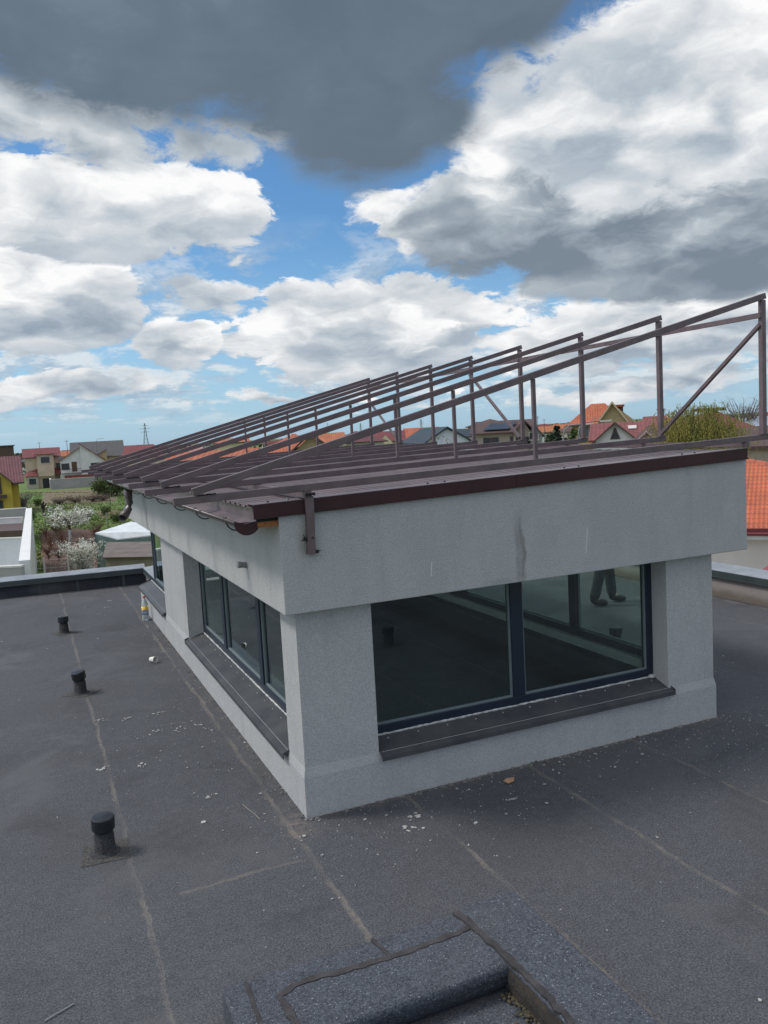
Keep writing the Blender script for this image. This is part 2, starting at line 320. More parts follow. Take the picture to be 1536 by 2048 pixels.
# ------------------------------------------------------------------ mesh helpers
class MB:
    def __init__(s): s.bm = bmesh.new()
    def face(s, pts, mi=0):
        f = s.bm.faces.new([s.bm.verts.new(p) for p in pts]); f.material_index = mi; return f
    def hexa(s, P):        # 8 corners: bottom loop 0-3, top loop 4-7
        v = [s.bm.verts.new(p) for p in P]
        for q in ((3, 2, 1, 0), (4, 5, 6, 7), (0, 1, 5, 4), (1, 2, 6, 5), (2, 3, 7, 6), (3, 0, 4, 7)): s.bm.faces.new([v[i] for i in q])
        return s
    def box(s, x0, x1, y0, y1, z0, z1):
        return s.hexa([(x0, y0, z0), (x1, y0, z0), (x1, y1, z0), (x0, y1, z0), (x0, y0, z1), (x1, y0, z1), (x1, y1, z1), (x0, y1, z1)])
    def bar(s, a, b, w, h, up=(0, 0, 1)):       # rectangular tube between two points, w across, h along up
        a, b = Vector(a), Vector(b); d = (b - a).normalized(); sx = d.cross(Vector(up))
        if sx.length < 1e-4: sx = d.cross(Vector((0, 1, 0)))
        sx.normalize(); u = sx.cross(d).normalized()
        P = []
        for e in (a, b): P.append([e + sx * (i * w / 2) + u * (j * h / 2) for i, j in ((-1, -1), (1, -1), (1, 1), (-1, 1))])
        return s.hexa(P[0] + P[1])
    def tube(s, pts, r, n=8, cap=True, rs=None):
        pts = [Vector(p) for p in pts]; rings = []
        for i, p in enumerate(pts):
            d = (pts[min(i + 1, len(pts) - 1)] - pts[max(i - 1, 0)]).normalized()
            a = d.cross(Vector((.13, .27, 1)));  a = a if a.length > 1e-3 else d.cross(Vector((1, 0, 0))); a.normalize(); c = d.cross(a)
            rr = rs[i] if rs else r
            rings.append([s.bm.verts.new(p + (a * math.cos(t) + c * math.sin(t)) * rr) for t in [2 * math.pi * k / n for k in range(n)]])
        for q, t in zip(rings, rings[1:]):
            for k in range(n): s.bm.faces.new((q[k], q[(k + 1) % n], t[(k + 1) % n], t[k]))
        if cap: s.bm.faces.new(rings[0][::-1]); s.bm.faces.new(rings[-1])
        return s
    def lathe(s, prof, c=(0, 0, 0), n=24, squash=None):
        rings = []
        for r, z in prof:
            rings.append([s.bm.verts.new((c[0] + r * math.cos(2 * math.pi * k / n), c[1] + r * math.sin(2 * math.pi * k / n), c[2] + z)) for k in range(n)])
        for q, t in zip(rings, rings[1:]):
            for k in range(n): s.bm.faces.new((q[k], q[(k + 1) % n], t[(k + 1) % n], t[k]))
        s.bm.faces.new(rings[0][::-1]); s.bm.faces.new(rings[-1])
        return s
    def prism(s, outline, d0, d1, axis='y'):      # outline in the other two axes, extruded along axis
        def p(u, v, d): return {'y': (u, d, v), 'x': (d, u, v), 'z': (u, v, d)}[axis]
        a = [s.bm.verts.new(p(u, v, d0)) for u, v in outline]; b = [s.bm.verts.new(p(u, v, d1)) for u, v in outline]
        n = len(a); s.bm.faces.new(a); s.bm.faces.new(b[::-1])
        for k in range(n): s.bm.faces.new((a[k], b[k], b[(k + 1) % n], a[(k + 1) % n]))
        return s
    def build(s, name, m=None, parent=None, smooth=False, bevel=0, label=None):
        bmesh.ops.recalc_face_normals(s.bm, faces=s.bm.faces)
        me = bpy.data.meshes.new(name); s.bm.to_mesh(me); s.bm.free()
        o = bpy.data.objects.new(name, me); col.objects.link(o)
        for k in (m if isinstance(m, (list, tuple)) else [m]):
            if k: me.materials.append(k)
        if parent: o.parent = parent
        if smooth:
            for f in me.polygons: f.use_smooth = True
        if bevel:
            bv = o.modifiers.new('bevel', 'BEVEL'); bv.width = bevel; bv.segments = 2; bv.limit_method = 'ANGLE'
        if label: o['label'] = label
        return o
def tag(o, label, cat, group=None, kind=None):
    if label: o['label'] = label
    if cat: o['category'] = cat
    if group: o['group'] = group
    if kind: o['kind'] = kind
    return o
def thing(name, label, cat, loc=(0, 0, 0), rz=0, group=None):
    o = bpy.data.objects.new(name, None); col.objects.link(o); o.empty_display_size = .2
    o.location = loc; o.rotation_euler = (0, 0, rz); return tag(o, label, cat, group)
def struct(o): o['kind'] = 'structure'; return o
def copy_tree(o, parent=None):
    c = o.copy(); col.objects.link(c); c.parent = parent
    for ch in list(o.children): copy_tree(ch, c)
    return c
G = -7.5     # street level below the terrace

# ------------------------------------------------------------------ terrace
PX, PY, RX, BY = 1.84, 15.38, 8.555, 13.75
o = MB(); o.face([(-2.3, -3, 0), (RX, -3, 0), (RX, BY, 0), (1.95, BY, 0), (1.95, PY + .1, 0), (-2.3, PY + .1, 0)])
struct(o.build('roof_deck', m_deck))
o = MB(); o.prism([(-2.6, -3.2), (RX + .3, -3.2), (RX + .3, BY + .3), (2.14, BY + .3), (2.14, PY + .35), (-2.6, PY + .35)], G, -.01, 'z')
hb = o.build('apartment_block', mat('lower block render', (.42, .40, .37), .9, var=.06, bump=.3)); tag(hb, 'rendered block whose flat black roof terrace carries the grey rooftop room', 'building')
def parapet(label, pts, inner, face_mat, capw=.33, h=.30, seams=()):
    """pts: two ends of the inner foot line; inner: unit vector pointing outwards from the terrace"""
    a, b = Vector((*pts[0], 0)), Vector((*pts[1], 0)); n = Vector((*inner, 0)); d = (b - a).normalized()
    t = thing('parapet', label, 'parapet', a)
    def P(s, k, z): return tuple(d * s + n * k + Vector((0, 0, z)))
    L = (b - a).length
    mb = MB(); mb.hexa([P(0, 0, .002), P(L, 0, .002), P(L, .26, .002), P(0, .26, .002), P(0, 0, h - .02), P(L, 0, h - .02), P(L, .26, h - .02), P(0, .26, h - .02)]); mb.build('wall', face_mat, t)
    mb = MB(); mb.hexa([P(0, -.035, h + .055), P(L, -.035, h + .055), P(L, .30, h + .085), P(0, .30, h + .085), P(0, -.03, h + .064), P(L, -.03, h + .064), P(L, .30, h + .094), P(0, .30, h + .094)]); mb.build('coping', m_cap, t)
    mb = MB(); mb.hexa([P(0, -.038, h - .03), P(L, -.038, h - .03), P(L, -.03, h - .03), P(0, -.03, h - .03), P(0, -.0385, h + .054), P(L, -.0385, h + .054), P(L, -.028, h + .054), P(0, -.028, h + .054)])
    mb.hexa([P(0, -.05, h - .034), P(L, -.05, h - .034), P(L, -.001, h - .028), P(0, -.001, h - .028), P(0, -.05, h - .028), P(L, -.05, h - .028), P(L, -.001, h - .022), P(0, -.001, h - .022)])
    mb.build('coping_lip', m_caplip, t)
    for s in seams:      # laps of the upstand membrane
        mb = MB(); mb.hexa([P(s, -.006, .003), P(s + .05, -.006, .003), P(s + .05, .0, .003), P(s, .0, .003), P(s, -.006, h - .035), P(s + .05, -.006, h - .035), P(s + .05, 0, h - .035), P(s, 0, h - .035)]); mb.build('membrane_lap', m_caplip, t)
    return t
m_up = membrane('upstand membrane', (.030, .034, .044), False, .3)
parapet('long low parapet with dark membrane face and grey coping closing the terrace far end', ((-2.3, 15.66), (PX, 15.27)), (.094, .9955), m_up, h=.235, seams=(.35, 1.35, 2.35, 2.97, 3.75))
parapet('short pinkish parapet with grey coping returning beside the far window corner', ((PX, 15.27), (PX, BY)), (1, 0), m_pl, h=.235)
parapet('pinkish rendered parapet with grey metal coping to the right of the rooftop room', ((RX, BY), (RX, -3)), (1, 0), m_pl, h=.315)
parapet('parapet behind the rooftop room, hidden by its walls', ((PX, BY), (RX, BY)), (0, 1), m_pl, h=.30)

# ------------------------------------------------------------------ rooftop room
X0, X1, Y0, Y1 = 1.507, 5.050, 5.003, 13.15
ZB = 1.385
room = thing('rooftop_room', 'grey stuccoed rooftop room with corner windows and a brown sheet roof on the terrace', 'rooftop room', (X0, Y0, 0))
def rb(mb, name, m, parent=room, **k):
    o = mb.build(name, m, parent, **k)
    if parent is room: o.matrix_parent_inverse = Matrix.Translation((-X0, -Y0, 0))
    return o
T = .22   # wall thickness
# walls with the window openings left out
SZ = .315
mb = MB()
mb.box(X0, X1, Y0, Y0 + T, 0, SZ)
mb.box(X0, 2.035, Y0, Y0 + T, SZ, 1.6); mb.box(4.571, X1, Y0, Y0 + T, SZ, 1.6)
LY0, LY1, L2Y = 5.355, 9.10, 10.70
mb2 = mb
mb.box(X0, X0 + T, Y0 + T, Y1, 0, SZ); mb.box(X0, X0 + T, Y0 + T, LY0, SZ, 1.6); mb.box(X0, X0 + T, LY1, L2Y, SZ, 1.6)
mb.box(X1 - T, X1, Y0 + T, Y1, 0, SZ + .06); mb.box(X1 - T, X1, Y0 + T, 5.6, SZ + .06, 1.6); mb.box(X1 - T, X1, 12.3, Y1, SZ + .06, 1.6)
mb.box(X0 + T, X1 - T, Y1 - T, Y1, 0, SZ); mb.box(3.4, X1 - T, Y1 - T, Y1, SZ, 1.6)
rb(mb, 'wall', m_wall)
# plinth coat, a little proud with a sloped top
mb = MB(); e = .014
for (a, b2, c, d) in ((X0 - e, X1 + e, Y0 - e, Y0 - .001), (X0 - e, X0 - .001, Y0, Y1 + e), (X1 + .001, X1 + e, Y0, Y1 + e)):
    mb.box(a, b2, c, d, 0, .275)
mb.hexa([(X0 - e, Y0 - e, .275), (X1 + e, Y0 - e, .275), (X1, Y0, .275), (X0, Y0, .275), (X0 - .002, Y0 - .002, .335), (X1 + .002, Y0 - .002, .335), (X1, Y0, .335), (X0, Y0, .335)])
mb.hexa([(X0 - e, Y0 - e, .275), (X0, Y0, .275), (X0, Y1, .275), (X0 - e, Y1, .275), (X0 - .002, Y0 - .002, .335), (X0, Y0, .335), (X0, Y1, .335), (X0 - .002, Y1, .335)])
rb(mb, 'plinth', m_wall)
# fascia band
FX0, FX1, FY0, FY1 = 1.417, 5.346, 4.912, 13.24
def ztop(x): return 2.015 + .0275 * (x - FX0)
mb = MB(); FT = .30
mb.hexa([(FX0, FY0, ZB), (FX1, FY0, ZB), (FX1, FY0 + FT, ZB), (FX0, FY0 + FT, ZB), (FX0, FY0, ztop(FX0)), (FX1, FY0, ztop(FX1)), (FX1, FY0 + FT, ztop(FX1)), (FX0, FY0 + FT, ztop(FX0))])
mb.box(FX0, FX0 + FT, FY0 + FT, FY1, ZB, 2.015); mb.box(FX1 - FT - .25, FX1, FY0 + FT, FY1, ZB, 2.10)
mb.box(FX0 + FT, FX1 - FT - .25, FY1 - FT, FY1, ZB, 2.03)
mb.box(FX0 + FT, FX1 - FT - .25, FY0 + FT, FY1 - FT, 1.75, 1.9)
rb(mb, 'fascia_band', m_wall, bevel=.006)
# inner room below
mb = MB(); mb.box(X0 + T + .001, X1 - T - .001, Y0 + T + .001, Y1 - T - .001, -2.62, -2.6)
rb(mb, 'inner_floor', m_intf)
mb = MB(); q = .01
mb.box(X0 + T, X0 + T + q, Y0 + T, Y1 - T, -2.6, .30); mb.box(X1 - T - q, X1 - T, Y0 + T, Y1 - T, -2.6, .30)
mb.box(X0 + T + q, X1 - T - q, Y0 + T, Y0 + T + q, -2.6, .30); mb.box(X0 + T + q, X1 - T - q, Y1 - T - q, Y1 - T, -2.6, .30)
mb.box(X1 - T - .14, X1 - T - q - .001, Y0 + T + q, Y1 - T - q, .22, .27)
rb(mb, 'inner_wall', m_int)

def window(axis, p0, p1, depth, z0, z1, mull, out, glz=None, name='window', fw=.062, rail=.07):
    """axis 'x' (front) or 'y' (side); frame plane starts at depth going inwards (out = direction to the outside)"""
    fr = MB(); D = .07
    def bx(mb, u0, u1, a, b, za, zb):
        lo, hi = min(a, b), max(a, b)
        if axis == 'x': mb.box(u0, u1, lo, hi, za, zb)
        else: mb.box(lo, hi, u0, u1, za, zb)
    i = -out
    bx(fr, p0, p1, depth, depth + i * D, z0, z0 + rail); bx(fr, p0, p1, depth, depth + i * D, z1 - rail, z1)
    bx(fr, p0, p0 + fw, depth, depth + i * D, z0 + rail, z1 - rail); bx(fr, p1 - fw, p1, depth, depth + i * D, z0 + rail, z1 - rail)
    edges = [p0 + fw]
    for q0 in mull:
        bx(fr, q0 - .052, q0 + .052, depth - i * .004, depth + i * D, z0 + rail, z1 - rail); edges += [q0 - .052, q0 + .052]
    edges.append(p1 - fw)
    f = rb(fr, name, m_frame, bevel=.004)
    for k in range(0, len(edges), 2):
        a, b2 = edges[k], edges[k + 1]
        g = MB(); bt = .014
        for (u0, u1, za, zb) in ((a, b2, z0 + rail, z0 + rail + bt), (a, b2, z1 - rail - bt, z1 - rail), (a, a + bt, z0 + rail + bt, z1 - rail - bt), (b2 - bt, b2, z0 + rail + bt, z1 - rail - bt)):
            bx(g, u0, u1, depth + i * .012, depth + i * .03, za, zb)
        g.build('bead', m_bead, f)
        g = MB(); u = depth + i * .026
        if axis == 'x': g.face([(a, u, z0 + rail), (b2, u, z0 + rail), (b2, u, z1 - rail), (a, u, z1 - rail)])
        else: g.face([(u, a, z0 + rail), (u, b2, z0 + rail), (u, b2, z1 - rail), (u, a, z1 - rail)])
        g.build('pane', m_glass, f)
    return f
ZW = 1.47
window('x', 2.03, 4.575, 5.172, .385, ZW, [3.28], -1)
window('y', LY0 - .05, LY1 + .05, 1.672, .385, ZW, [6.62, 7.99], -1)
window('y', L2Y - .02, 12.86, 1.672, .385, ZW, [], -1)
window('x', 1.744, 3.40, 12.79, .385, ZW, [], 1)
window('y', 5.6, 12.3, X1 - .08, .375, ZW, [6.70, 7.77, 9.0, 10.1, 11.2], 1)
# sills, sloping outwards with a drip edge
def sill(axis, p0, p1, wallp, back, out, zf, zb2, name='sill'):
    mb = MB(); f = wallp + out * .05
    def V(u, v, z): return (u, v, z) if axis == 'x' else (v, u, z)
    mb.hexa([V(p0, f, zf - .004), V(p1, f, zf - .004), V(p1, back, zb2 - .004), V(p0, back, zb2 - .004), V(p0, f, zf), V(p1, f, zf), V(p1, back, zb2), V(p0, back, zb2)])
    mb.hexa([V(p0, f, zf - .032), V(p1, f, zf - .032), V(p1, f - out * .006, zf - .032), V(p0, f - out * .006, zf - .032), V(p0, f, zf - .0045), V(p1, f, zf - .0045), V(p1, f - out * .006, zf - .0045), V(p0, f - out * .006, zf - .0045)])
    if axis == 'y' or True:
        for pp in (p0, p1):
            s = .003 if pp == p0 else -.003
            mb.hexa([V(pp, f, zf + .0005), V(pp + s, f, zf + .0005), V(pp + s, back, zb2 + .0005), V(pp, back, zb2 + .0005), V(pp, f, zf + .014), V(pp + s, f, zf + .014), V(pp + s, back, zb2 + .014), V(pp, back, zb2 + .014)])
    o = rb(mb, name, m_sill)
    # irregular bead of sealant where the sill meets the frame
    rr = random.Random(int(p0 * 100)); pts, rs = [], []; u = p0 + .02
    while u < p1 - .02:
        pts.append(V(u, back + out * .003 + rr.uniform(-.0015, .0015), zb2 + .003 + rr.uniform(-.002, .002))); rs.append(rr.uniform(.004, .0095)); u += .025
    s2 = MB(); s2.tube(pts, .006, 6, rs=rs)
    u = p0 + .12
    while u < p1:
        s2.lathe([(.0055, 0), (.005, .004), (.002, .006)], V(u, back + out * .045, zb2 - .016), 8); u += .235
    s2.build('sealant_bead', m_seal, o)
    return o
sill('x', 2.040, 4.60, Y0, 5.170, -1, .318, .388)
sill('y', LY0 - .01, LY1 + .02, X0, 1.670, -1, .318, .388)
sill('y', L2Y - .02, 13.2, X0, 1.670, -1, .318, .388)
mb = MB(); mb.lathe([(.03, 0), (.036, .012), (.02, .024)], (4.545, 5.165, .385), 10); rb(mb, 'sealant_lump', m_seal, smooth=True)
# roof sheet (trapezoid ribs running down the slope)
SX0, SX1, SY0, SY1 = 1.250, 5.345, 4.925, 13.26
def zs(x): return 2.082 + .0275 * (x - SX0)
mb = MB(); P = .14; y = SY0 + .10; prof = [(SY0 + .003, .004)]
while y < SY1:
    prof += [(y, .0), (y + .012, .013), (y + .052, .013), (y + .064, .0)]; y += P
rows_ = []
for x in (SX0, SX1): rows_.append([(x, yy, zs(x) + h) for yy, h in prof] + [(x, yy, zs(x) + h - .004) for yy, h in prof[::-1]])
va = [mb.bm.verts.new(p) for p in rows_[0]]; vb = [mb.bm.verts.new(p) for p in rows_[1]]
n = len(va)
for k in range(n): mb.bm.faces.new((va[k], va[(k + 1) % n], vb[(k + 1) % n], vb[k]))
np_ = len(prof)
for vv in (va, vb):
    for k in range(np_ - 1): mb.bm.faces.new((vv[k], vv[k + 1], vv[n - 2 - k], vv[n - 1 - k]))
rb(mb, 'roof_sheet', m_sheet)
# verge flashing at the front and right: flat top strip, vertical face, drip
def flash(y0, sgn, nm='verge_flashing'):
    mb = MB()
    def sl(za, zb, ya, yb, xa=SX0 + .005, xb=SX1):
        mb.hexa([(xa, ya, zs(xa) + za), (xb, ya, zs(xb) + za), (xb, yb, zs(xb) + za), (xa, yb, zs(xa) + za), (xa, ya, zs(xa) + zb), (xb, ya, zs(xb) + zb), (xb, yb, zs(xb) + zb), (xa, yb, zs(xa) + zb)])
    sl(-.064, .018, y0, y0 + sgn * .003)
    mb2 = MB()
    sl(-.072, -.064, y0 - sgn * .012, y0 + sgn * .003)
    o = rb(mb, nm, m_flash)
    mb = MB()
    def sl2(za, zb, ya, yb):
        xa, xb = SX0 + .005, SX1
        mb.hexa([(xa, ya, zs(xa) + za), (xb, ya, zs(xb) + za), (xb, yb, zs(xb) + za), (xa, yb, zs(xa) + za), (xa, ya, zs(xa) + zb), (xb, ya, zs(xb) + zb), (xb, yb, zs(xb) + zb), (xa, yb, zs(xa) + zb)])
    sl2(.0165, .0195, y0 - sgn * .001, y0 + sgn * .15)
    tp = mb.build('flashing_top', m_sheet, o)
    sc = MB(); x = SX0 + .12
    while x < SX1:
        for k in (0, .13): sc.lathe([(.007, 0), (.007, .005), (.003, .009)], (x + k, y0 + sgn * .075, zs(x + k) + .0195), 8)
        x += 1.12
    sc.build('screw', m_burn, o)
flash(4.897, 1); flash(13.285, -1)
# joint strap on the front flashing
mb = MB(); xj = 3.15; mb.box(xj, xj + .018, 4.8935, 4.8965, zs(xj) - .064, zs(xj) + .019); rb(mb, 'flashing_joint', m_flash)
# eaves: fascia sheet, apron and timber board behind the gutter
mb = MB(); mb.box(1.272, 1.276, 4.915, SY1, 1.995, 2.076); mb.hexa([(1.20, 4.93, 1.983), (1.272, 4.93, 1.996), (1.272, SY1, 1.996), (1.20, SY1, 1.983), (1.20, 4.93, 1.986), (1.272, 4.93, 1.999), (1.272, SY1, 1.999), (1.20, SY1, 1.986)]); rb(mb, 'eaves_apron', m_sheet)
mb = MB(); mb.box(1.285, 1.415, 4.93, SY1 - .03, 1.955, 1.99); rb(mb, 'eaves_board', m_wood)
mb = MB(); mb.box(1.285, 1.415, 4.93, SY1 - .03, 1.992, 2.07); rb(mb, 'eaves_lath', m_burn)
m_trimd0 = mat('black bracket steel', (.045, .033, .032), .5)
# half round gutter
GR, GX, GZ = .078, 1.222, 1.995
mb = MB(); N = 14; GY0, GY1 = 4.945, 13.30
outl = [(GX + GR * math.cos(math.pi + math.pi * k / N), GZ + .045 * math.sin(math.pi + math.pi * k / N)) for k in range(N + 1)]
inn = [(GX + (GR - .003) * math.cos(math.pi + math.pi * k / N), GZ + .042 * math.sin(math.pi + math.pi * k / N)) for k in range(N + 1)]
mb.prism(outl + inn[::-1], GY0, GY1, 'y')
gut = rb(mb, 'gutter', m_gut, smooth=False)
mb = MB(); mb.tube([(GX - GR, GY0, GZ + .002), (GX - GR, GY1, GZ + .002)], .0095, 8); mb.build('gutter_bead', m_gut, gut, smooth=True)
for yy in (GY0, GY1 - .003):
    mb = MB(); mb.prism([(GX + (GR + .004) * math.cos(math.pi + math.pi * k / N), GZ + (GR + .004) * math.sin(math.pi + math.pi * k / N)) for k in range(N + 1)], yy - .004, yy + .003, 'y'); mb.build('end_cap', m_flash, gut)
yy = 5.20
while yy < 13.2:
    mb = MB(); pts = [(GX + (GR - .004) * math.cos(math.pi + math.pi * k / 10), yy, GZ + (GR - .004) * math.sin(math.pi + math.pi * k / 10)) for k in range(11)]
    pts = [(GX - GR + .012, yy, GZ + .016), (GX - GR - .010, yy, GZ + .012)] + pts
    mb.tube(pts, .0045, 6); mb.build('gutter_bracket', m_trimd0, gut, smooth=True); yy += 1.0
# downpipe outlet, sweeping outwards with an open end
mb = MB(); DY = 11.25
pts = [(GX, DY, GZ - .05), (GX, DY, GZ - .16), (GX, DY - .01, GZ - .24), (GX - .02, DY - .04, GZ - .31), (GX - .06, DY - .10, GZ - .37), (GX - .12, DY - .19, GZ - .42)]
mb.tube(pts, .05, 14, cap=False); dp = rb(mb, 'downpipe_elbow', m_gut, smooth=True)
so2 = dp.modifiers.new('shell', 'SOLIDIFY'); so2.thickness = -.003
# grey conduit stub on the side of the fascia
mb = MB(); mb.tube([(1.418, 5.833, 1.592), (1.372, 5.828, 1.600)], .021, 14, cap=True); mb.tube([(1.372, 5.828, 1.600), (1.350, 5.826, 1.603)], .024, 14); rb(mb, 'conduit_stub', m_pvc, smooth=False)

# ------------------------------------------------------------------ steel frame over the room
FY, SP = 4.86, 1.16685
CL, CR_, ZCL, ZCR = .778, 5.545, 2.1825, 2.3165
ZRL, ZRR = 2.2275, 3.440
frame = thing('steel_roof_frame', 'brown steel frame of eight sloping rafters welded above the rooftop room roof', 'steel frame', (CL, FY, 2.1))
def fb(mb, name, m=m_steel, parent=frame, **k):
    o = mb.build(name, m, parent, **k)
    if parent is frame: o.matrix_parent_inverse = Matrix.Translation((-CL, -FY, -2.1))
    return o
def zc(x): return ZCL + (ZCR - ZCL) * (x - CL) / (CR_ - CL)
RL, RRx = .895, 5.525
def zr(x): return ZRL + (ZRR - ZRL) * (x - RL) / (RRx - RL)
for k in range(8):
    y = FY + SP * k; rj = random.Random(k); j = rj.uniform(-.012, .012) if k else 0
    mb = MB(); mb.bar((CL + j, y + .02, zc(CL) - .0225), (CR_, y + .02, zc(CR_) - .0225), .04, .045); fb(mb, 'bottom_chord', bevel=.003)
    mb = MB(); mb.bar((RL + j, y + .02, zr(RL) - .02), (RRx, y + .02, zr(RRx) - .024), .04, .046); ra_ = fb(mb, 'rafter', bevel=.003)
    mb = MB(); rq = random.Random(90 + k)
    for q_ in range(9): xx = RL + j + .02 + q_ * .012; mb.tube([(xx, y - .001, zc(xx) + rq.uniform(.0, .004)), (xx + .016, y - .002, zc(xx) + rq.uniform(.0, .004))], rq.uniform(.003, .006), 5)
    o_ = mb.build('weld', m_burn, ra_); o_.matrix_parent_inverse = Matrix.Identity(4)
    mb = MB(); mb.bar((3.305, y + .022, zc(3.3) - .002), (3.305, y + .022, zr(3.3) - .045), .026, .026, (0, 1, 0)); fb(mb, 'strut', bevel=.002)
    mb = MB(); mb.bar((5.50, y + .02, zc(5.5) - .04), (5.50, y + .02, zr(5.5) - .05), .042, .042, (0, 1, 0)); po_ = fb(mb, 'post', bevel=.003)
    mb = MB(); mb.box(5.455, 5.545, y - .012, y + .052, zc(5.5) + .001, zc(5.5) + .007); mb.build('base_plate', m_steel, po_)
# stringer along the posts, foot rails under the chords, diagonal braces
mb = MB(); mb.bar((5.468, FY, 3.262), (5.468, FY + 7 * SP + .04, 3.262), .022, .042); fb(mb, 'stringer', bevel=.002)
for x in (1.60, 5.305):
    mb = MB(); a = MB(); z = zc(x) - .045 - .021
    mb.bar((x, FY - .0, z), (x, FY + 7 * SP + .06, z), .05, .04); fb(mb, 'foot_rail', bevel=.002)
for (ka, za, kb, zb_) in ((0, 3.19, 1, 2.345), (4, 3.19, 3, 2.345), (7, 3.06, 6, 2.36)):
    s = 1 if kb > ka else -1
    mb = MB(); mb.bar((5.478, FY + SP * ka + .02, za), (5.478, FY + SP * kb + .02 - s * .03, zb_), .03, .03); fb(mb, 'brace', bevel=.002)
# bracket at the left front corner, bolted to the fascia
mb = MB(); mb.bar((1.612, 4.882, 2.128), (1.603, 4.882, 1.762), .04, .05, (1, 0, 0)); br = fb(mb, 'bracket', bevel=.002)
mb = MB(); rr = random.Random(3)
for k in range(16):
    t = k / 15 * math.pi; mb.tube([(1.612 - .03 * math.cos(t), 4.853, 2.132 + rr.uniform(-.004, .012)), (1.612 - .026 * math.cos(t + .15), 4.852, 2.138 + rr.uniform(-.004, .012))], rr.uniform(.004, .008), 5)
mb.build('weld', m_burn, br)
for (bx_, bz) in ((1.572, 1.862), (1.642, 1.775)):
    mb = MB()
    mb.tube([(bx_, 4.90, bz), (bx_, 4.865, bz)], .010, 8)
    for k in range(9):
        a = rr.uniform(0, 6.28); l = rr.uniform(.012, .03); mb.tube([(bx_, 4.89, bz), (bx_ + l * math.cos(a), rr.uniform(4.87, 4.905), bz + l * math.sin(a))], .0025, 5)
    mb.build('bolt', m_burn, br)
mb = MB(); mb.tube([(1.612, 4.858, 1.868), (1.612, 4.8555, 1.868)], .006, 10); mb.build('bolt_hole', m_burn, br)
mb = MB(); mb.tube([(1.475, 4.90, 2.13), (1.475, 4.90, 2.095)], .003, 6); mb.build('weld_drip', m_seal, br)

# ------------------------------------------------------------------ hatch kerb in the foreground
kerb = thing('roof_kerb', 'low kerb round a sunken opening, wrapped in glittering slate-blue membrane, in the foreground', 'roof kerb', (.58, 3.39, 0))
def kb(mb, name, m=m_curb, **k):
    o = mb.build(name, m, kerb, **k); o.matrix_parent_inverse = Matrix.Translation((-.58, -3.39, 0)); return o
KH = .15
mb = MB()
mb.prism([(2.985, .004), (2.955, KH * .35), (2.935, KH * .72), (2.945, KH * .92), (2.985, KH), (3.20, KH + .006), (3.385, KH - .002), (3.392, .004)], .58, 1.80, 'x'); 
far_ = kb(mb, 'far_run', bevel=.012, smooth=False)
mb = MB(); mb.prism([(1.755, .004), (1.752, KH), (1.775, KH + .012), (2.07, KH + .012), (2.085, .004)], .60, 3.40, 'y'); kb(mb, 'side_run', bevel=.01)
mb = MB(); mb.prism([(.575, .004), (.58, KH + .001), (.845, KH + .009), (.86, .004)], .60, 2.93, 'y'); kb(mb, 'side_run', bevel=.01)
def lap(pts, w=.02, z=KH + .008):
    mb = MB(); rr = random.Random(len(pts)); L = []
    for a, b2 in zip(pts, pts[1:]):
        n = max(2, int((Vector(b2) - Vector(a)).length / .03))
        for k in range(n): L.append(Vector(a).lerp(Vector(b2), k / n))
    L.append(Vector(pts[-1])); L = [Vector((p.x + rr.uniform(-.004, .004), p.y + rr.uniform(-.005, .005), z + (p.z if len(p) > 2 else 0) + rr.uniform(0, .001))) for p in [Vector((*q, 0)) if len(q) == 2 else q for q in L]]
    top = []
    for q, p in enumerate(L):
        d = (L[min(q + 1, len(L) - 1)] - L[max(q - 1, 0)]); d.z = 0; d.normalize(); n = Vector((-d.y, d.x, 0)); top.append((p + n * w * rr.uniform(.45, .85), p - n * w * rr.uniform(.45, .85)))
    for (a, b2), (c, d) in zip(top, top[1:]):
        dn = Vector((0, 0, -.004)); mb.hexa([a + dn * 4, b2 + dn * 4, d + dn * 4, c + dn * 4, a, b2, d, c])
    o = kb(mb, 'lap_seam', mat('lap bitumen', (.042, .038, .041), .8, var=.35, vs=14, bump=.8, bs=60)); o.scale = (1, 1, 1); return o
lap([(.80, 2.95), (.79, 3.20), (.86, 3.245), (1.35, 3.215), (1.74, 3.235), (1.765, 3.12)], .024, KH + .009)
lap([(1.772, 2.5), (1.765, 3.0), (1.745, 3.22), (1.73, 3.37)], .026, KH + .013)
lap([(1.31, 3.22), (1.285, 3.38)], .013, KH + .007)
lap([(.66, 2.7), (.67, 3.05), (.68, 3.37)], .013, KH + .007)
mb = MB(); mb.box(.845, 1.755, .6, 2.93, .006, .012); kb(mb, 'sunken_floor')
mb = MB(); rr = random.Random(6); n = 40        # inner cheek of the side run: its shade painted dark, with mossy dirt
va = []
for k in range(n + 1):
    y = .8 + (2.93 - .8) * k / n; va.append((mb.bm.verts.new((1.748 - rr.uniform(0, .004), y, .012)), mb.bm.verts.new((1.742 - rr.uniform(0, .006), y, .08)), mb.bm.verts.new((1.7505 - rr.uniform(0, .004), y, KH - rr.uniform(0, .02)))))
for a, b2 in zip(va, va[1:]): mb.bm.faces.new((a[0], b2[0], b2[1], a[1])); mb.bm.faces.new((a[1], b2[1], b2[2], a[2]))
kb(mb, 'shaded_mossy_cheek', mat('painted shade and mossy dirt', (.060, .048, .034), .95, var=.4, vs=9, c2=(.022, .02, .018), bump=1., bs=40))
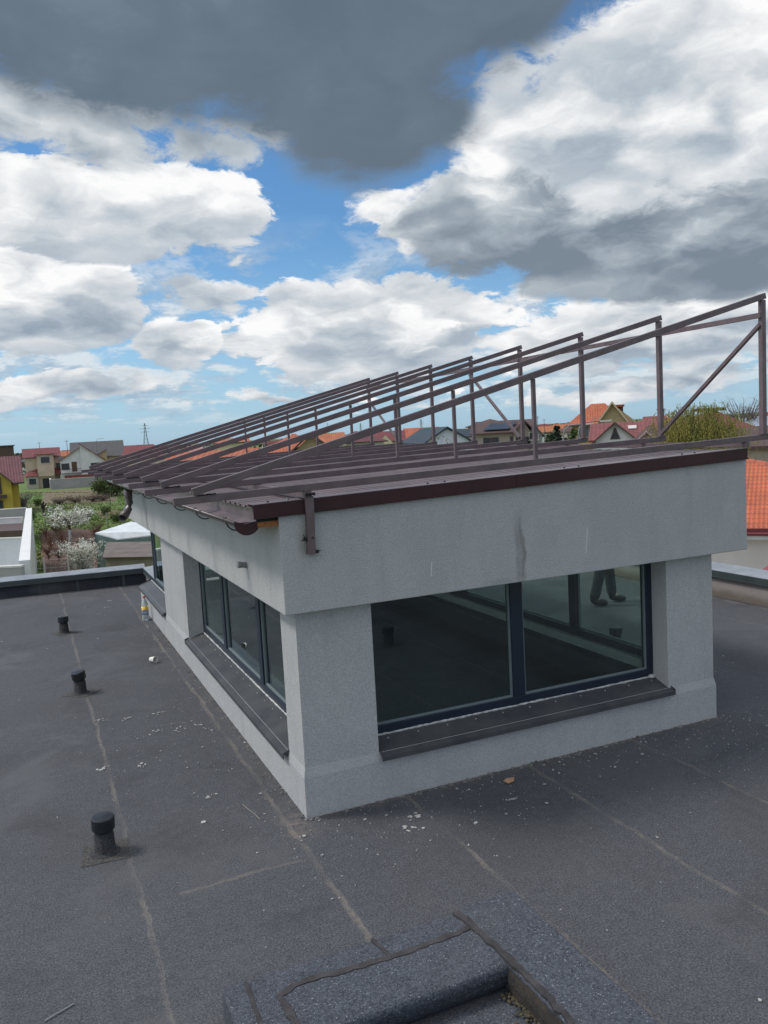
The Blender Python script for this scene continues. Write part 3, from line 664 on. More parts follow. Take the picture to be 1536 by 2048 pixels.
# moss and grit in the inner corner
mb = MB(); rr = random.Random(5)
for k in range(110):
    x = 1.75 - abs(rr.gauss(0, .022)); y = 2.93 - abs(rr.gauss(0, .35)); s = rr.uniform(.004, .013)
    mb.lathe([(s, 0), (s * .8, s * .5), (s * .2, s * .8)], (x, y, .012 + rr.random() * .02), 6)
tag(mb.build('moss', mat('moss', (.045, .042, .02), .95, var=.5, vs=30, c2=(.09, .075, .05))), 'tufts of moss and grit in the inner corner of the foreground kerb', 'moss', kind='stuff')

# ------------------------------------------------------------------ vents
def vent(x, y, label, tilt=(0, 0), rz=0, big=1.):
    t = thing('roof_vent', label, 'vent', (x, y, 0), rz, 'capped vent pipes on the terrace')
    mb = MB(); mb.lathe([(.098, .0015), (.088, .006), (.070, .010), (.062, .022), (.058, .125), (.05, .14)], n=24)
    for v in mb.bm.verts:
        r2 = math.hypot(v.co.x, v.co.y); j = random.uniform(-1, 1) * (.010 if r2 > .1 else .003); v.co.x += j; v.co.y += j * .5
    mb.build('membrane_boot', m_boot, t, smooth=True)
    mb = MB(); mb.prism([(-.15 + random.uniform(-.02, .02), -.13), (.13, -.15 + random.uniform(-.02, .02)), (.15, .12), (-.12, .14)], .0, .0035, 'z'); mb.build('membrane_patch', m_patch, t)
    mb = MB(); mb.lathe([(.045, .12), (.045, .175)], n=18); mb.build('pipe', m_cowl, t, smooth=True)
    mb = MB(); mb.lathe([(.064, .0), (.0695, .006), (.070, .075), (.066, .083), (.012, .088), (.004, .088)], n=26)
    c = mb.build('cowl', m_cowl, t, smooth=False, bevel=.002); c.location = (0, 0, .150); c.rotation_euler = (tilt[0], tilt[1], 0)
    return t
vent(.250, 5.21, 'nearest black capped vent pipe, standing beside the seam in the left foreground', (.03, .02))
vent(.325, 8.84, 'middle vent pipe of the left row, its black cap tilted to one side', (-.08, -.13), 1.)
vent(.300, 11.93, 'farthest black capped vent pipe on the left, nearest the end parapet', (.04, 0), 2.)
vent(5.78, 7.12, 'black vent pipe seen through the panes on the right side of the room', (0, 0), .5)
vent(3.73, 1.72, 'black vent pipe seen mirrored in the left front pane', (0, 0), .9)

# ------------------------------------------------------------------ litter
# bottle
t = thing('water_bottle', 'clear plastic water bottle with red cap standing beside the far sill', 'bottle', (1.405, 12.05, 0), .4)
pet = bpy.data.materials.new('clear bottle plastic'); pet.use_nodes = True; p = pet.node_tree.nodes['Principled BSDF']
p.inputs['Base Color'].default_value = (.80, .86, .86, 1); p.inputs['Roughness'].default_value = .08; p.inputs['Transmission Weight'].default_value = .75; p.inputs['IOR'].default_value = 1.2
mb = MB(); mb.lathe([(.036, .0), (.047, .012), (.048, .06), (.045, .07), (.048, .08), (.048, .23), (.044, .25), (.030, .285), (.017, .305), (.016, .325)], n=20); mb.build('body', pet, t, smooth=True)
def band(b, tc, cc, p):
    s = b.n('ShaderNodeSeparateXYZ'); b.put(s.inputs[0], tc); z = s.outputs[2]
    f = b.m('ADD', z, b.m('MULTIPLY', b.m('SUBTRACT', b.noise(tc, 22, 3), .5), .06))
    return b.ramp(b.mapr(f, .085, .205, smooth=False), [(0, (.10, .22, .50)), (.28, (.62, .70, .78)), (.45, (.05, .12, .40)), (.60, (.75, .38, .05)), (.9, (.80, .66, .10))])
mb = MB(); mb.lathe([(.0486, .085), (.0486, .200)], n=20); mb.build('label_band', mat('bottle label', (.3, .4, .6), .45, extra=band), t, smooth=True)
mb = MB(); mb.lathe([(.018, .326), (.018, .345), (.014, .348)], n=16); mb.build('cap', mat('red cap', (.55, .05, .03), .5), t)
# paper cup on its side
t = thing('paper_cup', 'white paper cup lying on its side on the dark membrane', 'cup', (1.165, 9.62, .033), .9)
cp = mat('cup paper', (.74, .72, .66), .7, var=.05)
mb = MB(); n = 22; rings = []
for (r_, z_) in ((.026, -.045), (.0365, .045), (.0345, .045), (.0245, -.042)):
    rings.append([mb.bm.verts.new((z_, r_ * math.cos(6.2832 * k / n), r_ * math.sin(6.2832 * k / n))) for k in range(n)])
for q, r2 in zip(rings, rings[1:]):
    for k in range(n): mb.bm.faces.new((q[k], q[(k + 1) % n], r2[(k + 1) % n], r2[k]))
mb.bm.faces.new(rings[0][::-1]); mb.bm.faces.new(rings[-1])
c = mb.build('cup_wall', cp, t, smooth=False); c.rotation_euler = (0, -.08, math.pi * .0)
t.rotation_euler = (0, 0, -1.05)
mb = MB(); n = 24; mb.tube([(.045, .0365 * math.cos(6.2832 * k / n), .0365 * math.sin(6.2832 * k / n)) for k in range(n + 1)], .0022, 6, cap=False); mb.build('rim', cp, t).rotation_euler = (0, -.08, 0)
mb = MB(); mb.lathe([(.012, 0), (.0118, .002)], (0, 0, 0), 12); dr = mb.build('coffee_stain', mat('coffee', (.09, .05, .025), .5), t); dr.rotation_euler = (0, math.pi / 2, 0); dr.location = (-.038, .003, -.006)
# torn cardboard
mb = MB(); mb.prism([(-.045, -.028), (.012, -.034), (.05, -.004), (.022, .012), (.016, .03), (-.038, .022)], 0, .006, 'z')
for v in mb.bm.verts: v.co.z += .3 * max(0, v.co.x) * .35 + .006
tag(mb.build('cardboard_scrap', mat('cardboard', (.42, .25, .15), .85, var=.1, vs=30)), 'torn scrap of brown cardboard in front of the big window', 'cardboard').location = (2.93, 4.80, .004)
bpy.data.objects['cardboard_scrap'].rotation_euler = (0, 0, .35)
def rod(name, label, a, b2, r, m, cat):
    mb = MB(); a, b2 = Vector(a), Vector(b2); d = (b2 - a)
    mb.tube([Vector((0, 0, 0)), d * .35 + Vector((0, 0, .002)), d * .7 + Vector((.003, 0, .001)), d], r, 6)
    o = mb.build(name, m); o.location = a; tag(o, label, cat)
rod('metal_rod', 'thin grey metal rod lying at the lower left edge of the terrace', (-.135, 3.745, .006), (-.01, 3.805, .006), .0035, m_pvc, 'rod')
rod('dry_stalk', 'thin pale dry stalk lying left of the near wall corner', (1.168, 5.417, .005), (1.216, 5.138, .005), .0025, mat('dry stalk', (.25, .23, .19), .8), 'stalk')
# pale chips of paint and render scattered over the membrane
mb = MB(); rr = random.Random(11)
def chip(x, y, s):
    n = rr.randint(4, 7); a0 = rr.uniform(0, 6.28); el = rr.uniform(.3, 1.); th = rr.uniform(0, 3.14); pts = []
    for k in range(n):
        a = a0 + 6.283 * k / n; r_ = s * rr.uniform(.55, 1.1); u, v = r_ * math.cos(a), r_ * math.sin(a) * el
        pts.append((x + u * math.cos(th) - v * math.sin(th), y + u * math.sin(th) + v * math.cos(th)))
    mb.prism(pts, .002, .002 + min(.004, s * .4) + .001, 'z')
def ok(x, y): return not (X0 - .02 < x < X1 + .02 and Y0 - .02 < y < Y1) and not (.55 < x < 2.1 and y < 3.42)
cnt = 0
while cnt < 2300:
    r_ = rr.random()
    if r_ < .34: x, y = rr.uniform(-1, 8.4), rr.uniform(2.3, 14.5)
    elif r_ < .62: x, y = rr.uniform(1.2, 5.6), Y0 - abs(rr.gauss(.0, .42)) - .02
    elif r_ < .80: x, y = X0 - abs(rr.gauss(0, .30)) - .02, rr.uniform(4.4, 12.5)
    elif r_ < .90: x, y = rr.gauss(1.0, .28), rr.gauss(7.1, .5)
    elif r_ < .94: x, y = rr.gauss(.95, .25), rr.gauss(14.3, .5)
    else: x, y = rr.gauss(5.2, .6), rr.gauss(4.3, .4)
    if not ok(x, y): continue
    s = min(.022, rr.lognormvariate(-5.75, .62)); chip(x, y, s); cnt += 1
for k in range(16):
    x, y = rr.choice([(rr.gauss(1.0, .3), rr.gauss(7, .6)), (rr.uniform(2, 5), rr.gauss(4.55, .2)), (rr.gauss(1.0, .15), rr.gauss(13.6, .3))])
    if ok(x, y):
        for j in range(7): chip(x + rr.gauss(0, .03), y + rr.gauss(0, .025), rr.uniform(.006, .022))
tag(mb.build('paint_chips', mat('paint chips', (.36, .36, .34), .9, var=.35, vs=9)), 'pale chips of paint and mortar scattered over the dark roof membrane', 'paint chips', kind='stuff')
# mortar crumbs hugging the foot of the walls
mb = MB()
for k in range(1500):
    if rr.random() < .5: x, y = rr.uniform(X0 - .03, X1 + .03), Y0 - .016 - abs(rr.gauss(0, .018))
    else: x, y = X0 - .016 - abs(rr.gauss(0, .022)), rr.uniform(Y0, 12.5)
    s = min(.016, rr.lognormvariate(-5.4, .5)); mb.lathe([(s, 0), (s * .9, s * .5), (s * .3, s * .8)], (x, y, .0), rr.randint(4, 6))
tag(mb.build('mortar_crumbs', mat('mortar crumbs', (.22, .21, .195), .95, var=.4, vs=12, c2=(.08, .075, .07))), 'grey mortar crumbs along the foot of the stuccoed walls', 'mortar crumbs', kind='stuff')

# ================================================================== surroundings at street level
def ground_ex(b, tc, cc, p):
    n = b.noise(tc, .045, 6, .62); n2 = b.noise(tc, .5, 6, .65); n3 = b.noise(tc, 4., 4, .7)
    g = b.mix(b.mapr(n2, .35, .65), (.085, .165, .025, 1), (.14, .20, .045, 1))
    g = b.mix(b.m('MULTIPLY', b.mapr(n, .50, .62), .9), g, (.155, .115, .075, 1))
    g = b.mix(b.m('MULTIPLY', b.mapr(n3, .4, .7), .5), g, (.045, .06, .02, 1))
    return g
m_ground = mat('rough grass ground', (.1, .12, .04), .95, extra=ground_ex, bump=1., bs=3.)
o = MB(); o.face([(-9000, -9000, G), (9000, -9000, G), (9000, 9000, G), (-9000, 9000, G)]); struct(o.build('ground', m_ground))
m_soil = mat('garden soil', (.105, .062, .042), .97, var=.3, vs=2, bump=1, bs=6)
m_soil2 = mat('ploughed soil', (.175, .125, .085), .97, vs=.22, c2=(.13, .115, .055), bump=1, bs=4, det=8)

def tiles(name, c, px_=.30, rowh=.36, dark=.35):
    def ex(b, tc, cc, p):       # tile courses: wave across, step down the slope; object u = x, v = along slope in y/z
        s = b.n('ShaderNodeSeparateXYZ'); b.put(s.inputs[0], b.n('ShaderNodeUVMap').outputs[0]); u, v = s.outputs[0], s.outputs[1]
        wv = b.m('SINE', b.m('MULTIPLY', u, 6.2832 / px_)); fr = b.m('FRACT', b.m('DIVIDE', b.m('ADD', v, b.m('MULTIPLY', wv, .045)), rowh))
        h = b.m('ADD', b.m('MULTIPLY', wv, .35), b.m('MULTIPLY', b.m('SUBTRACT', 1., fr), .8))
        bn = b.n('ShaderNodeBump'); bn.inputs['Strength'].default_value = .9; bn.inputs['Distance'].default_value = .05; b.put(bn.inputs['Height'], h)
        b.nt.links.new(bn.outputs[0], p.inputs['Normal'])
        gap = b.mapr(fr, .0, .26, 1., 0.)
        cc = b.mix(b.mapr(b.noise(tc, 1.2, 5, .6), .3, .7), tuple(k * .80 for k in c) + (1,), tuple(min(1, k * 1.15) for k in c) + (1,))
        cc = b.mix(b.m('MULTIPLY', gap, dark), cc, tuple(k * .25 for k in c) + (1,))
        cc = b.mix(b.mapr(wv, -1., -.2, dark * .45, 0.), cc, tuple(k * .45 for k in c) + (1,))  # shading of course gaps and wave troughs is painted into the tile colour
        return cc
    return mat(name, c, .62, extra=ex)
T_OR = tiles('orange roof tiles', (.42, .115, .05)); T_OR2 = tiles('faded orange roof tiles', (.42, .14, .06)); T_RED = tiles('wine red roof tiles', (.18, .042, .042))
T_RED2 = tiles('dull red metal tiles', (.23, .065, .06)); T_BR = tiles('brown roof tiles', (.10, .055, .045)); T_DK = tiles('slate blue roof tiles', (.028, .045, .065)); T_GR = tiles('grey brown roof tiles', (.085, .08, .08))
T_PK = tiles('pink roof tiles', (.40, .20, .17)); T_DR = tiles('dark red roof tiles', (.13, .04, .045)); T_METAL = mat('pale blue roof metal', (.30, .34, .40), .5, var=.1, vs=.4)
def plaster(n, c): return mat(n, c, .92, var=.10, vs=.5, bump=.3, bs=6)
W_CR = plaster('cream plaster', (.55, .44, .33)); W_WH = plaster('white plaster', (.66, .66, .63)); W_NB = plaster('warm white plaster', (.66, .60, .54)); W_YE = plaster('yellow plaster', (.52, .40, .07)); W_TN = plaster('tan plaster', (.43, .33, .19))
W_BG = plaster('beige plaster', (.44, .38, .31)); W_GR = plaster('grey plaster', (.34, .33, .32)); W_BW = plaster('light blue white plaster', (.62, .66, .72)); W_PY = plaster('pale yellow plaster', (.62, .57, .34))
W_RB = plaster('red brown plaster', (.24, .06, .045)); m_trimw = mat('white trim', (.62, .60, .57), .7, var=.05); m_trimb = mat('brown trim', (.085, .05, .042), .6, var=.1)
m_trimd = mat('dark trim', (.03, .03, .035), .6); m_wood2 = mat('dark timber', (.10, .055, .035), .7, var=.2, vs=5)
m_win = mat('far window pane', (.035, .045, .055), .12, spec=.8); m_winl = mat('far window pane lit', (.10, .13, .15), .1, spec=.8); m_brick = mat('red brick', (.20, .09, .06), .9, var=.3, vs=4)
m_solar = mat('solar panel', (.03, .04, .06), .3, var=.1, vs=.4)

def uvface(bm, pts, uvs, mi=0):
    f = bm.faces.new([bm.verts.new(p) for p in pts]); L = bm.loops.layers.uv.verify()
    for l, q in zip(f.loops, uvs): l[L].uv = q
    f.material_index = mi
def slab_roof(quads, th, name, m, parent, edge=None):
    """each quad: list of 3/4 corners, first two along the eaves; given a thickness and tile UVs in metres"""
    bm = bmesh.new()
    for q in quads:
        q = [Vector(p) for p in q]; ux = (q[1] - q[0]).normalized(); n = ux.cross(q[2] - q[1]).normalized(); vy = n.cross(ux)
        uv = [((p - q[0]).dot(ux), (p - q[0]).dot(vy)) for p in q]
        uvface(bm, q, uv)
        lo = [p - Vector((0, 0, th)) for p in q]; uvface(bm, lo[::-1], uv[::-1], 1)
        for i in range(len(q)):
            j = (i + 1) % len(q); uvface(bm, [q[i], lo[i], lo[j], q[j]], [(0, 0)] * 4, 1)
    me = bpy.data.meshes.new(name); bm.to_mesh(me); bm.free(); o = bpy.data.objects.new(name, me); col.objects.link(o); me.materials.append(m); me.materials.append(edge or m_trimb); o.parent = parent
    return o
def house(name, label, pl, pr, dist, ye, yr, wallm, roofm, kind='gx', depth=9., turn=0, oh=.5, wins=(), edge=None, cat='house', group=None, chim=(), ppos=.5, base=G, doors=(), extra=None):
    """pl, pr: bearings (photo columns) of the two ends; ye, yr: rows of eaves and ridge, sighted at distance dist (m)"""
    pc = (pl + pr) / 2; A = at(pl, ye, dist); B = at(pr, ye, dist); Cn = at(pc, ye, dist); w_ = (B - A).length; az = aim(pc, ye)[0]
    ze = Cn.z - base; zr_ = at(pc, yr, dist + (depth / 2 if kind in ('gx', 'hip') else depth if kind == 'shed' else 0)).z - base
    t = thing(name, label, cat, (Cn.x, Cn.y, base), -R(az) + R(turn), group); w2 = w_ / 2 - (oh if kind != 'gy' else oh); D = depth
    if turn: w2 = max(2., w2 * math.cos(R(turn)))
    hw = ze; mb = MB()
    if kind == 'gy':
        ap = (ppos * 2 - 1) * w2; mb.prism([(-w2, 0), (w2, 0), (w2, hw), (ap, zr_ - .25), (-w2, hw)], 0, D, 'y')
    elif kind == 'gx': mb.prism([(0, 0), (D, 0), (D, hw), (D / 2, zr_ - .25), (0, hw)], -w2, w2, 'x')
    elif kind == 'shed': mb.prism([(0, 0), (D, 0), (D, zr_ - .15), (0, hw - .1)], -w2, w2, 'x')
    else: mb.box(-w2, w2, 0, D, 0, hw - .05)
    mb.build('wall', wallm, t)
    th = .16; s = (zr_ - hw) / (D / 2) if kind in ('gx', 'hip') else 0
    if kind == 'gx':
        a = oh; q = [[(-w2 - a, -a, hw - a * s), (w2 + a, -a, hw - a * s), (w2 + a, D / 2, zr_), (-w2 - a, D / 2, zr_)], [(w2 + a, D + a, hw - a * s), (-w2 - a, D + a, hw - a * s), (-w2 - a, D / 2, zr_), (w2 + a, D / 2, zr_)]]
    elif kind == 'gy':
        sl = (zr_ - hw) / (ap + w2); sr = (zr_ - hw) / (w2 - ap); a = oh
        q = [[(-w2 - a, D + a, hw - a * sl), (-w2 - a, -a, hw - a * sl), (ap, -a, zr_), (ap, D + a, zr_)], [(w2 + a, -a, hw - a * sr), (w2 + a, D + a, hw - a * sr), (ap, D + a, zr_), (ap, -a, zr_)]]
    elif kind == 'hip':
        a = oh; r_ = max(.1, w2 - D / 2); z0 = hw - a * s
        q = [[(-w2 - a, -a, z0), (w2 + a, -a, z0), (r_, D / 2, zr_), (-r_, D / 2, zr_)], [(w2 + a, D + a, z0), (-w2 - a, D + a, z0), (-r_, D / 2, zr_), (r_, D / 2, zr_)],
             [(-w2 - a, D + a, z0), (-w2 - a, -a, z0), (-r_, D / 2, zr_)], [(w2 + a, -a, z0), (w2 + a, D + a, z0), (r_, D / 2, zr_)]]
    elif kind == 'shed':
        a = oh; s2 = (zr_ - hw) / D; q = [[(-w2 - a, -a, hw - a * s2), (w2 + a, -a, hw - a * s2), (w2 + a, D + a, zr_ + a * s2), (-w2 - a, D + a, zr_ + a * s2)]]
    else: q = [[(-w2 - oh, -oh, hw + .12), (w2 + oh, -oh, hw + .12), (w2 + oh, D + oh, hw + .12), (-w2 - oh, D + oh, hw + .12)]]
    rf = slab_roof(q, th, 'roof', roofm, t, edge)
    for (u, v, ch) in chim:
        mb = MB(); mb.box(u - .35, u + .35, v, v + .6, hw - .2, zr_ + ch); mb.box(u - .42, u + .42, v - .07, v + .67, zr_ + ch + .002, zr_ + ch + .12); mb.build('chimney', m_brick, rf)
    for wdef in wins:      # (u, z, w, h[, style]) on the front wall, u measured from the centre
        u, z, ww, hh = wdef[:4]; st = wdef[4] if len(wdef) > 4 else m_trimw
        mb = MB(); f = .09
        for (a, b2, c, d) in ((u - ww / 2, u + ww / 2, z, z + f), (u - ww / 2, u + ww / 2, z + hh - f, z + hh), (u - ww / 2, u - ww / 2 + f, z + f, z + hh - f), (u + ww / 2 - f, u + ww / 2, z + f, z + hh - f), (u - .04, u + .04, z + f, z + hh - f)):
            mb.box(a, b2, -.06, -.002, c, d)
        mb.box(u - ww / 2 - .1, u + ww / 2 + .1, -.14, -.003, z - .09, z - .002)
        wo = mb.build('window', st, t); mb = MB(); mb.box(u - ww / 2 + f, u + ww / 2 - f, -.03, -.004, z + f, z + hh - f); mb.build('pane', m_win, wo)
    for (u, ww, hh, dm) in doors:
        mb = MB(); mb.box(u - ww / 2, u + ww / 2, -.05, -.003, .02, hh); d_ = mb.build('door', dm, t); mb = MB(); mb.box(u + ww / 2 - .2, u + ww / 2 - .14, -.11, -.052, hh * .45, hh * .5); mb.build('handle', m_trimw, d_)
    if extra: extra(t, w2, hw, zr_, D)
    return t
def balcony(t, u0, u1, z, dep=1.2, m=m_trimw, rail=True, solid=False):
    mb = MB(); mb.box(u0, u1, -dep, -.002, z - .15, z); bo = mb.build('balcony', m, t); mb = MB()
    if solid: mb.box(u0, u1, -dep, -dep + .12, z + .002, z + .95)
    else:
        u = u0
        while u <= u1: mb.box(u, u + .03, -dep, -dep + .03, z + .002, z + .9); u += .22
        mb.box(u0, u1, -dep - .01, -dep + .04, z + .9, z + .96)
    mb.build('railing', m if solid else m_trimd, bo)
def frontbox(t, name, m, u0, u1, y0, y1, z0, z1):
    mb = MB(); mb.box(u0, u1, y0, y1, z0, z1); return mb.build(name, m, t)

mb = MB(); mb.face([(9.2, -20, G + .006), (34, -20, G + .006), (34, 34, G + .006), (2.6, 34, G + .006), (2.6, 14.6, G + .006), (9.2, 14.2, G + .006)]); struct(mb.build('added_paved_yard', mat('added paved yard', (.24, .23, .22), .9, var=.15, vs=.7)))  # paving added to keep the green bounce of the grass off the neighbour's wall
# ---- left of the room
def yx(t, w2, hw, zr_, D):
    s = slab_roof([[(-8.8, -2.2, hw - .6), (-8.8, -2.2, hw - .6), (-8.8, D / 2, zr_ + .4)]], .1, 'ridge_cap', T_DR, t) if 0 else None
    mb = MB(); mb.prism([(-w2 - 1, 0), (w2 - .75, 0), (w2 - .75, hw - .1), (w2 - 3.6, zr_ - .1), (-w2 - 1, zr_ - .1)], -1.6, -.01, 'y'); mb.build('gable_wing', W_YE, t)
    slab_roof([[(w2 - .3, -2.1, hw - .5), (w2 - .3, .6, hw - .5), (w2 - 3.6, .6, zr_ + .15), (w2 - 3.6, -2.1, zr_ + .15)]], .16, 'wing_roof', T_DR, t)
    for z in (hw - 1.4, hw - 3.9):
        mb = MB(); mb.box(w2 - 4.4, w2 - 1.75, -1.68, -1.602, z, z + 1.8); wo = mb.build('window', m_trimb, t); mb = MB(); mb.box(w2 - 4.3, w2 - 1.9, -1.70, -1.682, z + .1, z + 1.7); mb.build('pane', m_win, wo)
    frontbox(t, 'balcony', m_trimb, -w2 - 1, w2 - 1.3, -2.4, -1.71, hw - 1.85, hw - 1.5)
house('detached_house', 'yellow house with a dark red tiled roof at the left edge of the photo', -70, 49, 100, 962, 914, W_YE, T_DR, 'gx', 10, 0, .6, extra=yx)
house('flat_roof_house', 'brown flat roofed house rising behind the yellow house', -60, 30, 150, 893.5, 893, plaster('brown plaster', (.10, .065, .05)), m_trimb, 'flat', 9, chim=((-2, 2, .6),), oh=.2)
def crx(t, w2, hw, zr_, D):
    # central bay with its own hipped roof and two low red lean-to roofs
    c = -w2 + 9.2 * (w2 / 8.3) if 0 else .8
    frontbox(t, 'bay', W_CR, c - 2.1, c + 2.1, -1.6, -.01, 0, hw + .6)
    slab_roof([[(c - 2.7, -2.2, hw + .5), (c + 2.7, -2.2, hw + .5), (c + .8, -.4, hw + 1.5), (c - .8, -.4, hw + 1.5)], [(c + 2.7, -2.2, hw + .5), (c + 2.7, .3, hw + .5), (c + .8, .1, hw + 1.5), (c + .8, -.4, hw + 1.5)], [(c - 2.7, .3, hw + .5), (c - 2.7, -2.2, hw + .5), (c - .8, -.4, hw + 1.5), (c - .8, .1, hw + 1.5)]], .15, 'bay_roof', T_RED, t)
    slab_roof([[(-w2 - .4, -2.6, 3.4), (c - 2.1, -2.6, 3.4), (c - 2.1, -.02, 5.3), (-w2 - .4, -.02, 4.2)]], .12, 'lean_to_roof', T_RED, t)
    slab_roof([[(c + 2.1, -2.2, 3.6), (w2 + .4, -2.2, 3.6), (w2 + .4, -.02, 5.2), (c + 2.1, -.02, 5.2)]], .12, 'lean_to_roof', T_RED, t)
    frontbox(t, 'porch', W_BG, -w2, c - 2.1, -2.3, -.02, 0, 3.3)
    mb = MB(); mb.box(-w2 + .5, c - 2.6, -2.4, -2.302, 1.1, 2.9); wo = mb.build('window', m_trimw, t); mb = MB(); mb.box(-w2 + .6, c - 2.7, -2.44, -2.402, 1.2, 2.8); mb.build('pane', m_win, wo)
    mb = MB(); mb.box(c - 1.2, c + 1.2, -1.7, -1.602, hw - 2.0, hw - .2); wo = mb.build('window', m_trimw, t); mb = MB(); mb.box(c - 1.1, c + 1.1, -1.74, -1.702, hw - 1.9, hw - .3); mb.build('pane', m_win, wo)
    frontbox(t, 'balcony', W_CR, c - 2.0, c + 2.0, -2.6, -1.75, 3.2, 4.6)
    mb = MB(); mb.box(c - 1.1, c + .9, -1.68, -1.602, .0, 2.6); mb.build('doorway', m_trimd, t)
house('detached_house', 'cream house with red roofs and an arched bay, left of the white gabled house', 44, 122, 240, 912, 896, W_CR, T_RED, 'gx', 11, 0, .6, wins=((-6.2, 5.0, 1.2, 1.6), (4.5, 5.0, 2.2, 1.5, m_trimb)), extra=crx)
def whx(t, w2, hw, zr_, D):
    mb = MB(); mb.prism([(-.2, 0), (w2 + .3, 0), (w2 + .3, hw - .4), (-.2, zr_ + .3)], -1.0, -.01, 'y'); mb.build('tall_front', W_WH, t)
    slab_roof([[(w2 + .9, -1.6, hw - .8), (w2 + .9, .5, hw - .8), (-.5, .5, zr_ + .9), (-.5, -1.6, zr_ + .9)]], .2, 'tall_front_roof', T_RED, t, mat('red verge board', (.20, .05, .045), .8))
    mb = MB(); mb.box(2.2, 4.6, -1.08, -1.002, hw - 2.6, hw - 1.2); wo = mb.build('window', m_trimb, t); mb = MB(); mb.box(2.3, 3.4, -1.1, -1.082, hw - 2.5, hw - 1.3); mb.box(3.5, 4.5, -1.1, -1.082, hw - 2.5, hw - 1.3); mb.build('pane', m_win, wo)
    balcony(t, -w2, -.2, 3.9, 1.0)
    mb = MB(); mb.box(-2.6, -1.3, -.08, -.003, 4.0, 6.6); mb.build('door', m_wood2, t)
    frontbox(t, 'lower_front', W_RB, -w2 + .8, w2 - .6, -1.06, -1.002, 0, 3.1)
    frontbox(t, 'garage_door', m_trimd, 0.2, 3.0, -1.12, -1.062, 0, 2.5)
house('detached_house', 'white house with red trimmed uneven gables and balcony behind the plastered garden wall', 116, 210, 235, 918, 892, W_WH, T_RED, 'gy', 11, 0, .5, wins=((-4.2, 4.7, 2.0, 1.6, m_trimb),), edge=mat('red verge board', (.20, .05, .045), .8), extra=whx, ppos=.52)
def bbx(t, w2, hw, zr_, D):
    mb = MB(); mb.prism([(-1.2, 0), (2.6, 0), (2.6, hw + 1.6), (-1.2, hw - .2)], -1.4, -.02, 'y'); mb.build('stair_tower', W_TN, t)
    slab_roof([[(-1.8, -1.8, hw - .3), (2.8, -1.8, hw + 2.0), (2.8, .3, hw + 2.0), (-1.8, .3, hw - .3)]], .2, 'tower_roof', T_RED, t)
house('detached_house', 'dark grey brown shed roofed house behind the white gabled house', 140, 251, 262, 912, 884, W_TN, T_GR, 'shed', 9, 0, .5, wins=((5.2, 3.6, 2.6, 1.5), (0, 3.6, .9, 1.5)), extra=bbx)
house('detached_house', 'low house with a wine red roof half hidden by the ends of the steel rafters', 240, 330, 205, 912, 892, W_CR, T_RED, 'gx', 9, -12, .5)
# plastered garden wall in front of the white house
A_, B_ = at(103, 979, 1), at(212, 972, 1)
def ground_at(px, py, base=G):
    a, e = aim(px, py); d = (CAMH - base) / math.tan(R(-e)); return Vector((d * math.sin(R(a)), d * math.cos(R(a)), base))
def wall_run(name, label, pts, h, th, m, capm=None, cat='wall', cap=.1):
    t = thing(name, label, cat, pts[0]); o0 = pts[0]
    mb = MB(); mc = MB()
    for a, b2 in zip(pts, pts[1:]):
        a, b2 = a - o0, b2 - o0; a, b2 = Vector((a.x, a.y, 0)), Vector((b2.x, b2.y, 0)); mb.bar(a + Vector((0, 0, h / 2)), b2 + Vector((0, 0, h / 2)), th, h)
        mc.bar(a + Vector((0, 0, h + cap / 2 + .003)), b2 + Vector((0, 0, h + cap / 2 + .003)), th + .1, cap)
    mb.build('wall', m, t); mc.build('coping', capm or m, t); return t
wall_run('garden_wall', 'long grey plastered garden wall below the white gabled house', [ground_at(97, 968), ground_at(103, 979), ground_at(207, 972)], 2.5, .3, plaster('rough grey plaster', (.32, .31, .31)), m_trimw)

